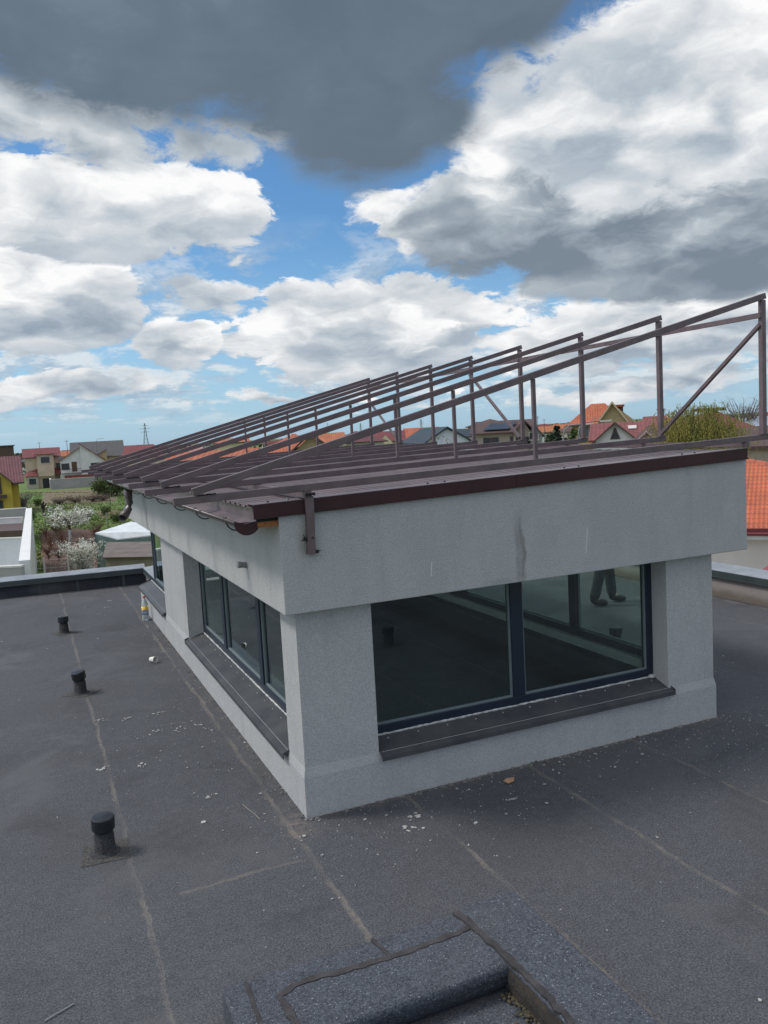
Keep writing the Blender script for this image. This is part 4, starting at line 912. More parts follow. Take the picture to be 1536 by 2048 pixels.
# ---- white walled courtyard at the left
def court():
    zt = -2.5; t = thing('courtyard_walls', 'white rendered courtyard walls with broad copings at the left edge beyond the parapet', 'courtyard walls', (*at(55, 1070, 45).xy, G))
    o0 = t.location.copy()
    def q(px, py, z=zt):
        a, e = aim(px, py); d = (CAMH - z) / math.tan(R(-e)); return Vector((d * math.sin(R(a)), d * math.cos(R(a)), 0))
    def run(a, b2, h, th, name, m, capm):
        a, b2 = a - Vector((o0.x, o0.y, 0)), b2 - Vector((o0.x, o0.y, 0))
        mb = MB(); mb.bar(a + Vector((0, 0, h / 2)), b2 + Vector((0, 0, h / 2)), th, h); w_ = mb.build(name, m, t)
        mb = MB(); mb.bar(a + Vector((0, 0, h + .04)), b2 + Vector((0, 0, h + .04)), th + .06, .08); mb.build('coping', capm, w_)
    H_ = zt - G; e = (q(47, 1128) - q(60, 1017)).normalized() * .3
    run(q(49, 1124), q(58, 1018), H_, .42, 'side_wall', W_WH, mat('white coping', (.72, .72, .71), .7, var=.06))
    run(q(-60, 1024), q(53, 1016.5), H_, .3, 'back_wall', W_GR, m_trimw)
    run(q(-60, 1037.5), q(44, 1032), H_ - .15, .4, 'middle_wall', W_WH, m_trimw)
    run(q(-60, 1073), q(46, 1068.5), H_ - .25, .25, 'cross_wall', mat('white painted wall', (.62, .64, .66), .8, var=.04), m_trimw)
    run(q(-60, 1134), q(45, 1129), H_ - .1, .3, 'near_wall', W_GR, m_trimw)
    mb = MB(); p1, p2, p3, p4 = [k - Vector((o0.x, o0.y, 0)) for k in (q(-60, 1134), q(45, 1129), q(46, 1070), q(-60, 1074))]
    z1 = H_ - 2.6; mb.hexa([(p.x, p.y, z1 - .1) for p in (p1, p2, p3, p4)] + [(p.x, p.y, z1) for p in (p1, p2, p3, p4)]); mb.build('terrace_floor', mat('pale terrace floor', (.42, .43, .44), .8, var=.05), t)
    mb = MB(); p1, p2, p3, p4 = [k - Vector((o0.x, o0.y, 0)) for k in (q(-60, 1050), q(44, 1045), q(44, 1030), q(-60, 1034))]
    mb.hexa([(p.x, p.y, H_ - 1.0) for p in (p1, p2, p3, p4)] + [(p.x, p.y, H_ - .55) for p in (p1, p2, p3, p4)]); mb.build('awning_box', m_trimb, t)
court()
# concrete block pier and step wall beside it
wall_run('pier_wall', 'low weathered grey block wall beside the white courtyard', [ground_at(52, 1150) + Vector((0, 0, 0)), ground_at(66, 1138)], 1.3, .5, W_GR, m_trimw)

# ---- plants
def leafmat(name, c, var=.35): return mat(name, c, .85, var=var, vs=1.7)
m_bark = mat('bark', (.085, .065, .05), .95, var=.3, vs=6); m_wash = mat('whitewashed bark', (.60, .60, .58), .9, var=.1); m_twig = mat('bare twigs', (.16, .125, .11), .95, var=.3, vs=3)
L_BL = mat('white blossom', (.74, .74, .66), .8, var=.12, vs=2); L_GR = leafmat('green leaves', (.075, .11, .03)); L_WI = mat('willow leaves', (.25, .24, .055), .85, var=.35, vs=.9, c2=(.14, .17, .04)); L_CO = leafmat('conifer needles', (.020, .040, .020)); L_YG = leafmat('yellow green leaves', (.14, .15, .04))
L_RS = leafmat('reddish shoots', (.15, .07, .045))
def leaf(bm, p, s, rr, el=1.):
    n = Vector((rr.gauss(0, 1), rr.gauss(0, 1), rr.gauss(0, 1))).normalized(); a = n.orthogonal().normalized(); c = n.cross(a); t = rr.uniform(0, 6.28); a, c = a * math.cos(t) + c * math.sin(t), c * math.cos(t) - a * math.sin(t)
    bm.faces.new([bm.verts.new(p + a * s * el), bm.verts.new(p + c * s), bm.verts.new(p - a * s * el), bm.verts.new(p - c * s * .8)])
def tree(name, label, pos, h, r, nleaf, leafm, trunkm=m_bark, trunk_h=.3, leaf_s=.06, seed=1, shape='round', cat='tree', group=None, nb=26, bark2=None, clump=.28):
    rr = random.Random(seed); t = thing(name, label, cat, pos, group=group)
    mb = MB(); th = h * trunk_h
    if nb: mb.tube([(0, 0, 0), (r * .03, 0, th * .5), (0, r * .04, th), (-r * .03, r * .05, h * .62)], r * .05, 7, rs=[r * .065, r * .055, r * .045, r * .02])
    tips = []
    for k in range(nb):
        a = rr.uniform(0, 6.283); z = th + (h - th) * rr.random() ** .8 * .96
        prof = {'round': math.sqrt(max(.05, 1 - ((z - th) / (h - th) * 2 - 1) ** 2)), 'cone': 1.02 - (z - th) / (h - th), 'vase': .35 + .65 * (z - th) / (h - th), 'flat': .5 + .5 * math.sqrt(max(0, 1 - ((z - th) / (h - th) * 1.6 - .8) ** 2))}[shape]
        rd = r * prof * rr.uniform(.55, 1.08); tip = Vector((rd * math.cos(a), rd * math.sin(a), z)); st = Vector((0, 0, th * rr.uniform(.75, 1.) + (z - th) * .35)); md = st.lerp(tip, .5) + Vector((rr.gauss(0, r * .06), rr.gauss(0, r * .06), r * .05))
        mb.tube([st, md, tip], r * .012, 4, rs=[r * .024, r * .015, r * .005]); tips += [tip, md.lerp(tip, .5), md]
        if shape != 'cone':
            for j in range(3):
                u = md.lerp(tip, rr.random()); v = u + Vector((rr.gauss(0, r * .16), rr.gauss(0, r * .16), rr.uniform(.02, .22) * r)); mb.tube([u, v], r * .005, 3); tips.append(v)
    tr = mb.build('trunk', [trunkm], t)
    if bark2:
        mb = MB(); mb.tube([(0, 0, .02), (r * .015, 0, th * .4), (r * .02, 0, th * .72)], r * .075, 9, rs=[r * .074, r * .064, r * .058]); mb.build('whitewash', bark2, tr)
    if nleaf:
        bm = bmesh.new()
        if not tips: tips = [Vector((0, 0, h * .5))]
        wts = [rr.uniform(.2, 1.) for _ in tips]
        for c_ in rr.choices(tips, wts, k=nleaf):
            s = r * clump * (.5 if shape == 'cone' else 1)
            p = c_ + Vector((rr.gauss(0, s * .5), rr.gauss(0, s * .5), rr.gauss(0, s * .4))); leaf(bm, p, leaf_s * rr.uniform(.6, 1.4), rr)
        me = bpy.data.meshes.new('crown'); bm.to_mesh(me); bm.free(); o = bpy.data.objects.new('crown', me); col.objects.link(o); me.materials.append(leafm); o.parent = t
    return t
tree('cherry_tree', 'spreading blossoming cherry tree with whitewashed trunk standing in the middle of the plot', ground_at(141, 1084), 3.7, 2.75, 2600, L_BL, trunk_h=.50, leaf_s=.07, seed=4, shape='flat', bark2=m_wash, nb=26, clump=.13)
tree('cherry_tree', 'bushy white blossoming cherry tree just beyond the end parapet', ground_at(168, 1152), 2.8, 1.85, 5200, L_BL, trunk_h=.2, leaf_s=.05, seed=9, shape='vase', nb=40, clump=.17)
tree('green_bush', 'dark green evergreen bush under the ends of the steel rafters', ground_at(222, 992), 4.0, 3.8, 5000, L_GR, trunk_h=.05, leaf_s=.14, seed=12, cat='bush', nb=30)
tree('conifer', 'tall dark pointed conifer left of the tan house', (*at(1113, 850, 118).xy, G), at(1113, 846, 118).z - G, 1.7, 4200, L_CO, trunk_h=.05, leaf_s=.17, seed=21, shape='cone', nb=46)
tree('conifer', 'shorter broad green conifer left of the tall dark one', (*at(1101, 870, 100).xy, G), at(1101, 864, 100).z - G, 2.4, 4000, leafmat('grey green needles', (.04, .065, .03)), trunk_h=.05, leaf_s=.16, seed=22, shape='cone', nb=46)
tree('conifer', 'bright green conifer between the lamp post and the tan house', (*at(1147, 860, 85).xy, G), at(1147, 851, 85).z - G, 1.6, 4000, L_GR, trunk_h=.05, leaf_s=.14, seed=23, shape='cone', nb=46)
tree('bare_tree', 'leafless tree against the sky at the right, behind the red roof', (*at(1486, 820, 125).xy, G), at(1486, 790, 125).z - G, 3.2, 0, None, m_twig, trunk_h=.45, seed=31, shape='vase', nb=150)
tree('shrub', 'small budding shrub in front of the white gable with the slate blue roof', (*at(875, 880, 62).xy, G), at(875, 868, 62).z - G, 1.5, 260, L_YG, m_twig, trunk_h=.4, leaf_s=.07, seed=33, shape='vase', cat='bush', nb=40)
def willow():
    rr = random.Random(77); D = 42; p0 = at(1398, 860, D); top = at(1398, 802, D).z - G; t = thing('willow_tree', 'yellow green weeping willow with hanging shoots behind the steel post at the right', 'tree', (p0.x, p0.y, G))
    mb = MB(); mb.tube([(0, 0, 0), (.1, 0, top * .3), (0, .1, top * .55)], .3, 8, rs=[.34, .26, .2])
    pts = []
    for k in range(38):
        a = rr.uniform(0, 6.283); r_ = rr.uniform(.4, 1.65); z = top * rr.uniform(.80, 1.0) - r_ * r_ * .16; tip = Vector((r_ * math.cos(a), r_ * math.sin(a), z)); st = Vector((0, 0, top * rr.uniform(.4, .55))); md = st.lerp(tip, .55) + Vector((0, 0, .5)); mb.tube([st, md, tip], .05, 5, rs=[.09, .05, .015]); pts += [tip, md.lerp(tip, .4), md.lerp(tip, .7)]
    mb.build('trunk', m_bark, t); bm = bmesh.new(); sb = MB()
    for k in range(3600):
        p = rr.choice(pts) + Vector((rr.gauss(0, .42), rr.gauss(0, .42), rr.gauss(0, .10))); L = rr.uniform(.4, 2.6) * rr.uniform(.5, 1.2); out = Vector((p.x, p.y, 0)).normalized() * rr.uniform(.0, .35); q = p.copy(); st = 0
        dz = rr.uniform(.8, 1.6)
        while st < L:
            st += .09; fl = max(0, 1 - st * .8); q = q + Vector((out.x * .12 * fl + rr.gauss(0, .01), out.y * .12 * fl + rr.gauss(0, .01), -.09 * min(1., .15 + st * dz * 1.4)))
            u = Vector((rr.gauss(0, .012), rr.gauss(0, .012), -rr.uniform(.05, .10))); c_ = q + Vector((rr.gauss(0, .02), rr.gauss(0, .02), 0)); wv = Vector((rr.gauss(0, 1), rr.gauss(0, 1), 0)).normalized() * rr.uniform(.010, .022)
            bm.faces.new([bm.verts.new(c_ - wv), bm.verts.new(c_ + u * .5 + wv * 1.2), bm.verts.new(c_ + u * 1.3), bm.verts.new(c_ + u * .5 - wv * 1.3)])
    me = bpy.data.meshes.new('crown'); bm.to_mesh(me); bm.free(); o = bpy.data.objects.new('crown', me); col.objects.link(o); me.materials.append(L_WI); o.parent = t; sb.bm.free()
willow()
# reddish bare shrubs and vines in the garden beds
def shrubs(spots, name, label, m, h, r, nb, seed, nl=0, lm=None, ls=.04, grp=None):
    for i, (x, y) in enumerate(spots): tree(name, label, ground_at(x, y), h, r, nl, lm, m, trunk_h=.1, seed=seed + i, shape='vase', cat='bush', nb=nb, leaf_s=ls, group=grp)
shrubs([(92, 1078), (103, 1098), (112, 1070), (124, 1090), (133, 1108), (178, 1098), (190, 1082), (205, 1100), (98, 1122), (118, 1122)], 'bare_shrub', 'reddish bare shrub growing in the garden bed round the cherry trees', mat('red twigs', (.16, .075, .055), .95, var=.3), 1.9, 1.0, 46, 100, 120, L_RS, .035, 'bare shrubs in the garden beds')
shrubs([(108, 1062), (122, 1078), (197, 1072)], 'leafy_shrub', 'pale green budding shrub among the bare shrubs', m_twig, 2.1, 1.1, 30, 140, 520, L_YG, .05, 'budding shrubs in the garden beds')
tree('bare_shrub', 'grey thicket of bare branches at the corner of the yellow house', ground_at(48, 1022), 3.2, 1.9, 0, None, mat('grey twigs', (.22, .20, .19), .95), trunk_h=.1, seed=151, shape='vase', cat='bush', nb=120)
tree('bare_shrub', 'blossoming shrub peeping over the plastered garden wall', ground_at(128, 958), 4.2, 2.6, 500, mat('pink blossom', (.42, .27, .25), .9), m_twig, trunk_h=.3, seed=152, shape='vase', cat='bush', nb=40, leaf_s=.16)
tree('bare_shrub', 'pale blossoming shrub at the right end of the plastered garden wall', ground_at(170, 957), 4.4, 2.4, 420, L_BL, m_twig, trunk_h=.3, seed=153, shape='vase', cat='bush', nb=40, leaf_s=.13)
# beds and field patches
def patch(name, pts, m, dz):
    mb = MB(); rr = random.Random(len(pts)); P_ = [ground_at(*p) for p in pts]; Q = []
    for a, b2 in zip(P_, P_[1:] + P_[:1]):
        for k in range(5): v = a.lerp(b2, k / 5); Q.append((v.x + rr.uniform(-.3, .3), v.y + rr.uniform(-.8, .8), G + dz))
    mb.face(Q); struct(mb.build(name, m))
patch('garden_bed', [(83, 1062), (150, 1056), (214, 1060), (232, 1160), (88, 1160)], m_soil, .012)
patch('field', [(92, 984), (170, 978), (232, 990), (232, 1003), (150, 1009), (84, 1006)], m_soil2, .008)
patch('field_strip', [(188, 1022), (262, 1018), (262, 1032), (200, 1038)], m_soil2, .010)
shrubs([(64, 1040), (232, 1046), (118, 1044), (176, 1040), (76, 1012), (212, 1030)], 'green_bush', 'small green bush growing wild on the open plot', L_GR if 0 else m_twig, 1.3, 1.0, 26, 170, 900, L_GR, .07, 'wild bushes on the plot')
for q_, (x_, y_) in enumerate(((150, 1006), (185, 1004), (120, 1009), (206, 1002))):
    tree('bare_shrub', 'low dark tangle of brush along the ploughed strip', ground_at(x_, y_), 1.0, 2.6, 500, mat('brush leaves', (.07, .06, .035), .95, var=.4), m_twig, trunk_h=.1, seed=190 + q_, shape='vase', cat='bush', nb=40, leaf_s=.07, group='brush along the ploughed strip')
# grass tufts over the plot
mb = MB(); rr = random.Random(41)
for k in range(12000):
    px, py = rr.uniform(40, 262), 985 + rr.random() ** 1.5 * 160
    if 84 < px < 235 and (py > 1060 or 986 < py < 1006): continue
    g = ground_at(px, py); s = rr.uniform(.05, .15) * (1 + rr.random()); a = rr.uniform(0, 3.14)
    mb.face([g + Vector((-s * .6 * math.cos(a), -s * .6 * math.sin(a), 0)), g + Vector((s * .6 * math.cos(a), s * .6 * math.sin(a), 0)), g + Vector((rr.gauss(0, .08), rr.gauss(0, .08), s * 1.1))])
tag(mb.build('grass_tufts', mat('grass blades', (.10, .19, .03), .9, var=.5, vs=.12, c2=(.16, .17, .06))), 'rough green grass over the open plot beyond the end parapet', 'grass', kind='stuff')
# fences
def post_fence(name, label, pts, h, step, pm, mesh_m=None, r=.06):
    t = thing(name, label, 'fence', pts[0]); o0 = pts[0]; mm = MB()
    for a, b2 in zip(pts, pts[1:]):
        L = (b2 - a).length; n = max(1, int(L / step)); d = (b2 - a).normalized()
        for k in range(n + 1):
            p = a + (b2 - a) * (k / n) - o0; mb = MB(); mb.box(p.x - r, p.x + r, p.y - r, p.y + r, 0, h); mb.build('post', pm, t)
        p, q = a - o0, b2 - o0
        for z in (.1, h * .35, h * .62, h * .9): mm.tube([p + Vector((0, 0, z)), q + Vector((0, 0, z))], .012, 4)
        k = 0.
        while k < L: e = p + d * k; mm.tube([e + Vector((0, 0, .05)), e + Vector((0, 0, h * .92))], .007, 3); k += .35
    mm.build('wire_mesh', mesh_m or m_trimd, t); return t
m_conc = mat('concrete post', (.36, .34, .31), .95, var=.15)
post_fence('wire_fence', 'wire mesh fence on pale concrete posts behind the spreading cherry tree', [ground_at(92, 1062), ground_at(215, 1052)], 1.7, 3.1, m_conc)
post_fence('wire_fence', 'wire mesh fence running away along the left side of the garden bed', [ground_at(58, 1146), ground_at(46, 1078)], 1.6, 3.4, m_conc)
post_fence('wire_fence', 'green wire fence below the dark green bush', [ground_at(221, 1010), ground_at(262, 1006)], 1.9, 3.4, mat('green fence paint', (.03, .09, .05), .7), mat('green fence paint', (.03, .09, .05)))
post_fence('picket_fence', 'low white picket fence right behind the end parapet', [ground_at(44, 1176), ground_at(140, 1166)], 2.1, 1.2, m_trimw, m_trimw)
mb = MB(); g1 = ground_at(88, 1032); rr = random.Random(8)
mb.tube([(0, 0, 0), (.05, 0, .9), (-.1, .05, 1.7), (.15, 0, 2.2)], .22, 7, rs=[.26, .2, .24, .1]); mb.tube([(0, 0, 1.2), (.5, .1, 1.9)], .1, 6); mb.tube([(0, 0, 1.3), (-.4, .1, 2.0)], .09, 6)
so3 = mb.build('tree_stump', mat('charred bark', (.02, .016, .014), .95)); so3.location = g1; tag(so3, 'dark pollarded tree stump on the grass left of the cherry tree', 'tree stump')
mb = MB(); mb.lathe([(.3, 0), (.34, .1), (.34, .8), (.30, .9)], n=14); bq = mb.build('water_barrel', mat('blue barrel plastic', (.10, .17, .24), .5)); bq.location = ground_at(193, 974); tag(bq, 'blue plastic barrel at the right end of the plastered garden wall', 'barrel')
# greenhouse with white sheet, shed with brown corrugated roof
t = thing('polytunnel', 'white plastic covered greenhouse beside the far window', 'greenhouse', ground_at(258, 1112)); o0 = t.location.copy()
def hz(px, py, z):
    a, e = aim(px, py); d = (CAMH - z) / math.tan(R(-e)); return Vector((d * math.sin(R(a)), d * math.cos(R(a)), z)) - o0
mb = MB(); P_ = [hz(190, 1066, -4.4), hz(262, 1043, -4.4), hz(372, 1062, -4.4), hz(236, 1078, -4.9)]
mb.hexa([tuple(p - Vector((0, 0, .08))) for p in P_] + [tuple(p) for p in P_]); mb.build('cover', mat('white plastic sheet', (.66, .70, .72), .5, var=.12, vs=.8), t)
m_ggs = mat('green grey steel', (.10, .15, .13), .6)
for p in P_: mb = MB(); mb.tube([(p.x, p.y, 0), (p.x, p.y, p.z - .08)], .05, 5); mb.build('post', m_ggs, t)
mb = MB(); mb.bar(P_[0] - Vector((0, 0, .9)), P_[3] - Vector((0, 0, .9)), .05, .05); mb.bar(P_[3] - Vector((0, 0, .9)), P_[2] - Vector((0, 0, .9)), .05, .05)
mb.build('rail', m_ggs, t)
mb = MB(); mb.hexa([tuple(Vector((p.x, p.y, 0))) for p in P_] + [tuple(Vector((p.x, p.y, p.z - .12))) for p in P_]); mb.build('side_sheet', mat('green side sheet', (.12, .19, .17), .6, var=.15), t)
t = thing('garden_shed', 'low garden shed with brown corrugated roof in front of the greenhouse', 'shed', ground_at(260, 1140)); o0 = t.location.copy()
mb = MB(); Q = [hz(205, 1115, -5.2), hz(400, 1112, -5.2), hz(400, 1082, -4.7), hz(213, 1084, -4.7)]
slab_roof([[tuple(q) for q in Q]], .08, 'roof', tiles('old brown corrugated sheets', (.17, .135, .12), .22, 1.1, .5), t)
Q2 = [Q[0] + Vector((.2, .3, 0)), Q[1] + Vector((0, .3, 0)), Q[2] - Vector((0, .2, 0)), Q[3] + Vector((.2, -.2, 0))]
mb = MB(); mb.hexa([(q.x, q.y, 0) for q in Q2] + [(q.x, q.y, q.z - .12) for q in Q2]); mb.build('wall', plaster('old shed wall', (.30, .25, .20)), t)

# ---- houses seen through and under the steel frame
house('detached_house', 'house with a long orange roman tiled roof showing under the left half of the rafters', 296, 500, 48, 945, 902, W_BG, T_OR, 'gx', 9, -14, .5)
house('detached_house', 'house with an orange roof and tan gable under the middle of the rafters', 480, 700, 72, 914, 867, W_TN, T_OR, 'hip', 10, 0, .6, extra=lambda t, w2, hw, zr_, D: (lambda mb: (mb.prism([(-.2, 0), (3.4, 0), (3.4, hw + .3), (1.4, zr_ - .3), (-.2, hw + .3)], -1.0, -.02, 'y'), mb.build('gable_wing', W_TN, t), slab_roof([[(-1.0, 2, hw), (-1.0, -1.6, hw), (1.4, -1.6, zr_), (1.4, 2, zr_)], [(4.0, -1.6, hw), (4.0, 2, hw), (1.4, 2, zr_), (1.4, -1.6, zr_)]], .2, 'wing_roof', T_OR, t)))(MB()))
house('detached_house', 'pale yellow house glimpsed between the rafters behind the orange roofs', 425, 500, 130, 884, 876, W_PY, T_OR2, 'gx', 9, 0, .4, wins=((-1.5, 5.5, 1.2, 1.4), (1.5, 5.5, 1.2, 1.4)))
house('detached_house', 'house with a faded pink roof glimpsed between the left rafters', 350, 424, 140, 902, 890, W_WH, T_PK, 'hip', 10, 0, .4)
house('detached_house', 'yellow trimmed house with an orange roof right of the tan gable', 612, 692, 110, 888, 866, W_PY, T_OR2, 'gx', 9, 0, .5, edge=W_PY)
house('detached_house', 'house with a dark wine roof and white wall behind the struts', 650, 776, 118, 882, 862, W_WH, T_DR, 'hip', 11, 0, .6, wins=((4, 6.0, 1.1, 1.0),))
house('detached_house', 'house with a bright red roof and small yellow gable behind the struts', 742, 812, 135, 880, 862, W_PY, T_RED, 'gx', 9, 0, .5, extra=lambda t, w2, hw, zr_, D: (lambda mb: (mb.prism([(-1.8, 0), (.8, 0), (.8, hw - .6), (-.5, hw + .8), (-1.8, hw - .6)], -1.4, -.02, 'y'), mb.build('gable_wing', W_PY, t)))(MB()))
house('detached_house', 'house with an orange roof seen left of the slate blue roof', 806, 880, 150, 876, 855, W_CR, T_OR, 'gx', 9, 0, .5)
house('detached_house', 'white gabled house with a slate blue roof seen between the posts', 842, 948, 84, 880, 853, W_BW, T_DK, 'gy', 12, 14, .35, edge=T_DK, extra=lambda t, w2, hw, zr_, D: None)
house('detached_house', 'low dark blue roof behind the white gable', 905, 952, 130, 872, 858, W_WH, T_DK, 'gx', 8, 0, .3, chim=((2.6, 1, .3),))
def brx(t, w2, hw, zr_, D):
    slab_roof([[(-w2 + 1, .0, hw + .28), (w2 * .25, .0, hw + .28), (w2 * .25 + 1.2, 3.2, hw + .28 + 3.2 * (zr_ - hw) / (D / 2)), (-w2 + 2.0, 3.2, hw + .28 + 3.2 * (zr_ - hw) / (D / 2))]], .06, 'solar_panel', m_solar, t, m_solar)
    mb = MB(); mb.prism([(w2 * .42, 0), (w2 + .2, 0), (w2 + .2, hw - .3), (w2 * .80, zr_ - .3), (w2 * .42, hw - .3)], -1.8, -.02, 'y'); mb.build('gable_wing', W_BG, t)
    slab_roof([[(w2 * .38, 3, hw - .4), (w2 * .38, -2.6, hw - .4), (w2 * .80, -2.6, zr_), (w2 * .80, 3, zr_)], [(w2 * 1.22 + .2, -2.6, hw - .4), (w2 * 1.22 + .2, 3, hw - .4), (w2 * .80, 3, zr_), (w2 * .80, -2.6, zr_)]], .2, 'wing_roof', T_BR, t)
    balcony(t, -w2, w2 * .4, hw - 2.7, 1.2, W_BG, solid=True)
    for u in (-w2 + 1.5, -1, 1.5):
        mb = MB(); mb.box(u - .5, u + .5, -.06, -.003, hw - 1.9, hw - .8); wo = mb.build('window', m_trimb, t); mb = MB(); mb.box(u - .4, u + .4, -.08, -.062, hw - 1.8, hw - .9); mb.build('pane', m_win, wo)
    for u in (w2 * .62, w2 * .9):
        mb = MB(); mb.box(u - .45, u + .45, -1.86, -1.802, hw - 2.0, hw - .9); wo = mb.build('window', m_trimb, t); mb = MB(); mb.box(u - .35, u + .35, -1.88, -1.862, hw - 1.9, hw - 1.0); mb.build('pane', m_win, wo)
house('detached_house', 'large beige house with brown roof, solar panels and long balcony between the posts', 940, 1068, 112, 862, 841, W_BG, T_BR, 'gx', 11, 0, .7, extra=brx)
house('detached_house', 'house with a long reddish ridge behind the solar panel house', 930, 1030, 160, 850, 838, W_BG, T_BR, 'hip', 10, 0, .5)
house('detached_house', 'grey gabled house with round window at the right end of the solar panel house', 1052, 1092, 105, 866, 846, W_GR, T_BR, 'gy', 10, 0, .5, wins=((-.3, 8.0, 1.2, 1.0), ), ppos=.25)
def tnx(t, w2, hw, zr_, D):
    mb = MB(); mb.prism([(w2 * .02, 0), (w2 + .8, 0), (w2 + .8, hw - .2), (w2 * .52, zr_ - .2), (w2 * .02, hw - .2)], -1.6, -.02, 'y'); mb.build('gable_wing', W_TN, t)
    slab_roof([[(w2 * -.08, 4.4, hw - .5), (w2 * -.08, -2.2, hw - .5), (w2 * .52, -2.2, zr_ + .1), (w2 * .52, 4.4, zr_ + .1)], [(w2 * 1.16, -2.2, hw - .7), (w2 * 1.16, 4.4, hw - .7), (w2 * .52, 4.4, zr_ + .1), (w2 * .52, -2.2, zr_ + .1)]], .28, 'wing_roof', T_OR, t, mat('cream verge board', (.50, .42, .27), .8))
    frontbox(t, 'dormer', T_BR, w2 * .66, w2 * .95, 1.8, 4, hw, zr_ - .55); frontbox(t, 'dormer_roof', T_OR, w2 * .60, w2 * 1.0, 1.5, 4.3, zr_ - .548, zr_ - .30)
    frontbox(t, 'balcony_wall', mat('ochre balcony', (.52, .34, .13), .85), -w2 * .75, w2 * .0, -1.9, -.8, hw - 3.6, hw - 2.4)
    for u in (-w2 * .55, -w2 * .2):
        mb = MB(); mb.box(u - .6, u + .6, -.06, -.003, hw - 2.2, hw - .7); wo = mb.build('window', m_trimw, t); mb = MB(); mb.box(u - .5, u + .5, -.08, -.062, hw - 2.1, hw - .8); mb.build('pane', m_winl, wo)
    for u in (w2 * .30, w2 * .62):
        mb = MB(); mb.box(u - .55, u + .55, -1.66, -1.602, hw - 2.6, hw - 1.4); wo = mb.build('window', m_trimw, t); mb = MB(); mb.box(u - .45, u + .45, -1.68, -1.662, hw - 2.5, hw - 1.5); mb.build('pane', m_winl, wo)
house('detached_house', 'tall tan house with orange roof and gable, highest of the houses at the right', 1131, 1262, 102, 838, 807, W_TN, T_OR, 'hip', 4.6, 0, .7, extra=tnx)
def rgx(t, w2, hw, zr_, D):
    gx = -w2 + 1.6
    mb = MB(); mb.prism([(gx - 1.35, 0), (gx + 1.35, 0), (gx + 1.35, hw - .1), (gx, zr_ - .1), (gx - 1.35, hw - .1)], -1.5, -.02, 'y'); mb.build('gable_wing', W_WH, t)
    slab_roof([[(gx - 1.75, 3.4, hw - .35), (gx - 1.75, -1.9, hw - .35), (gx, -1.9, zr_ + .08), (gx, 3.4, zr_ + .08)], [(gx + 1.75, -1.9, hw - .35), (gx + 1.75, 3.4, hw - .35), (gx, 3.4, zr_ + .08), (gx, -1.9, zr_ + .08)]], .14, 'wing_roof', T_RED2, t, m_trimb)
    mb = MB(); mb.prism([(gx - .35, hw - .05), (gx + .35, hw - .05), (gx + .05, hw + .75), (gx - .05, hw + .75)], -1.56, -1.502, 'y'); wo = mb.build('window', m_trimb, t); mb = MB(); mb.prism([(gx - .26, hw), (gx + .26, hw), (gx, hw + .6)], -1.58, -1.562, 'y'); mb.build('pane', m_win, wo)
    mb = MB(); mb.box(gx - .3, gx + .5, -1.56, -1.502, hw - 1.5, hw - .85); wo = mb.build('window', m_trimb, t); mb = MB(); mb.box(gx - .2, gx + .4, -1.58, -1.562, hw - 1.4, hw - .95); mb.build('pane', m_win, wo)
    s = (zr_ - hw) / (D / 2)
    mb = MB(); u = .2; mb.hexa([(u, 1.9, hw + 1.9 * s + .05), (u + .6, 1.9, hw + 1.9 * s + .05), (u + .6, 2.6, hw + 2.6 * s + .05), (u, 2.6, hw + 2.6 * s + .05), (u, 1.9, hw + 1.9 * s + .12), (u + .6, 1.9, hw + 1.9 * s + .12), (u + .6, 2.6, hw + 2.6 * s + .12), (u, 2.6, hw + 2.6 * s + .12)]); mb.build('skylight', m_trimw, t)
house('detached_house', 'white gabled house with a dull red roof and small triangular window', 1176, 1326, 62, 875, 844, W_WH, T_RED2, 'gx', 8, 0, .3, extra=rgx, edge=T_RED2)
house('detached_house', 'low house with dark brown tiled roof and little gable before the dull red roof', 1255, 1345, 50, 885, 851, W_BG, T_BR, 'hip', 7, 0, .4, extra=lambda t, w2, hw, zr_, D: (lambda mb: (mb.prism([(-w2 + .1, 0), (-w2 + 1.3, 0), (-w2 + 1.3, hw - .1), (-w2 + .65, hw + .55), (-w2 + .05, hw - .1)], -1., -.02, 'y'), mb.build('gable_wing', W_GR, t), slab_roof([[(-w2 - .3, 1, hw - .2), (-w2 - .3, -1.3, hw - .2), (-w2 + .65, -1.3, hw + .75), (-w2 + .65, 1, hw + .75)], [(-w2 + 1.6, -1.3, hw - .2), (-w2 + 1.6, 1, hw - .2), (-w2 + .65, 1, hw + .75), (-w2 + .65, -1.3, hw + .75)]], .1, 'wing_roof', T_BR, t, mat('pale verge', (.45, .36, .33), .8))))(MB()))
house('detached_house', 'small red roof with brick chimney left of the willow', 1285, 1335, 90, 850, 832, W_BG, T_RED2, 'gx', 7, 0, .3, chim=((.6, 1.5, .6),))
house('detached_house', 'big house with a wine red roof and flat ridge behind the willow', 1335, 1512, 70, 856, 819, W_BG, T_RED, 'hip', 9, 0, .3, extra=lambda t, w2, hw, zr_, D: frontbox(t, 'ridge_slab', m_trimd, -w2 * .45, w2 * .38, D / 2 - 1.0, D / 2 + .6, zr_ - .12, zr_ + .12))
house('warehouse', 'pale blue metal roofed building at the right, beside the last steel post', 1462, 1600, 120, 851, 832, W_WH, T_METAL, 'gx', 14, 0, .2, cat='warehouse')
house('detached_house', 'beige house with brown tiled roof and tiny square windows at the right edge', 1440, 1640, 52, 888, 853, W_BG, T_BR, 'gx', 9, 0, .4, wins=((-.55, 5.35, .35, .35, m_trimd), (-1.25, 5.3, .3, .3, m_trimd)))
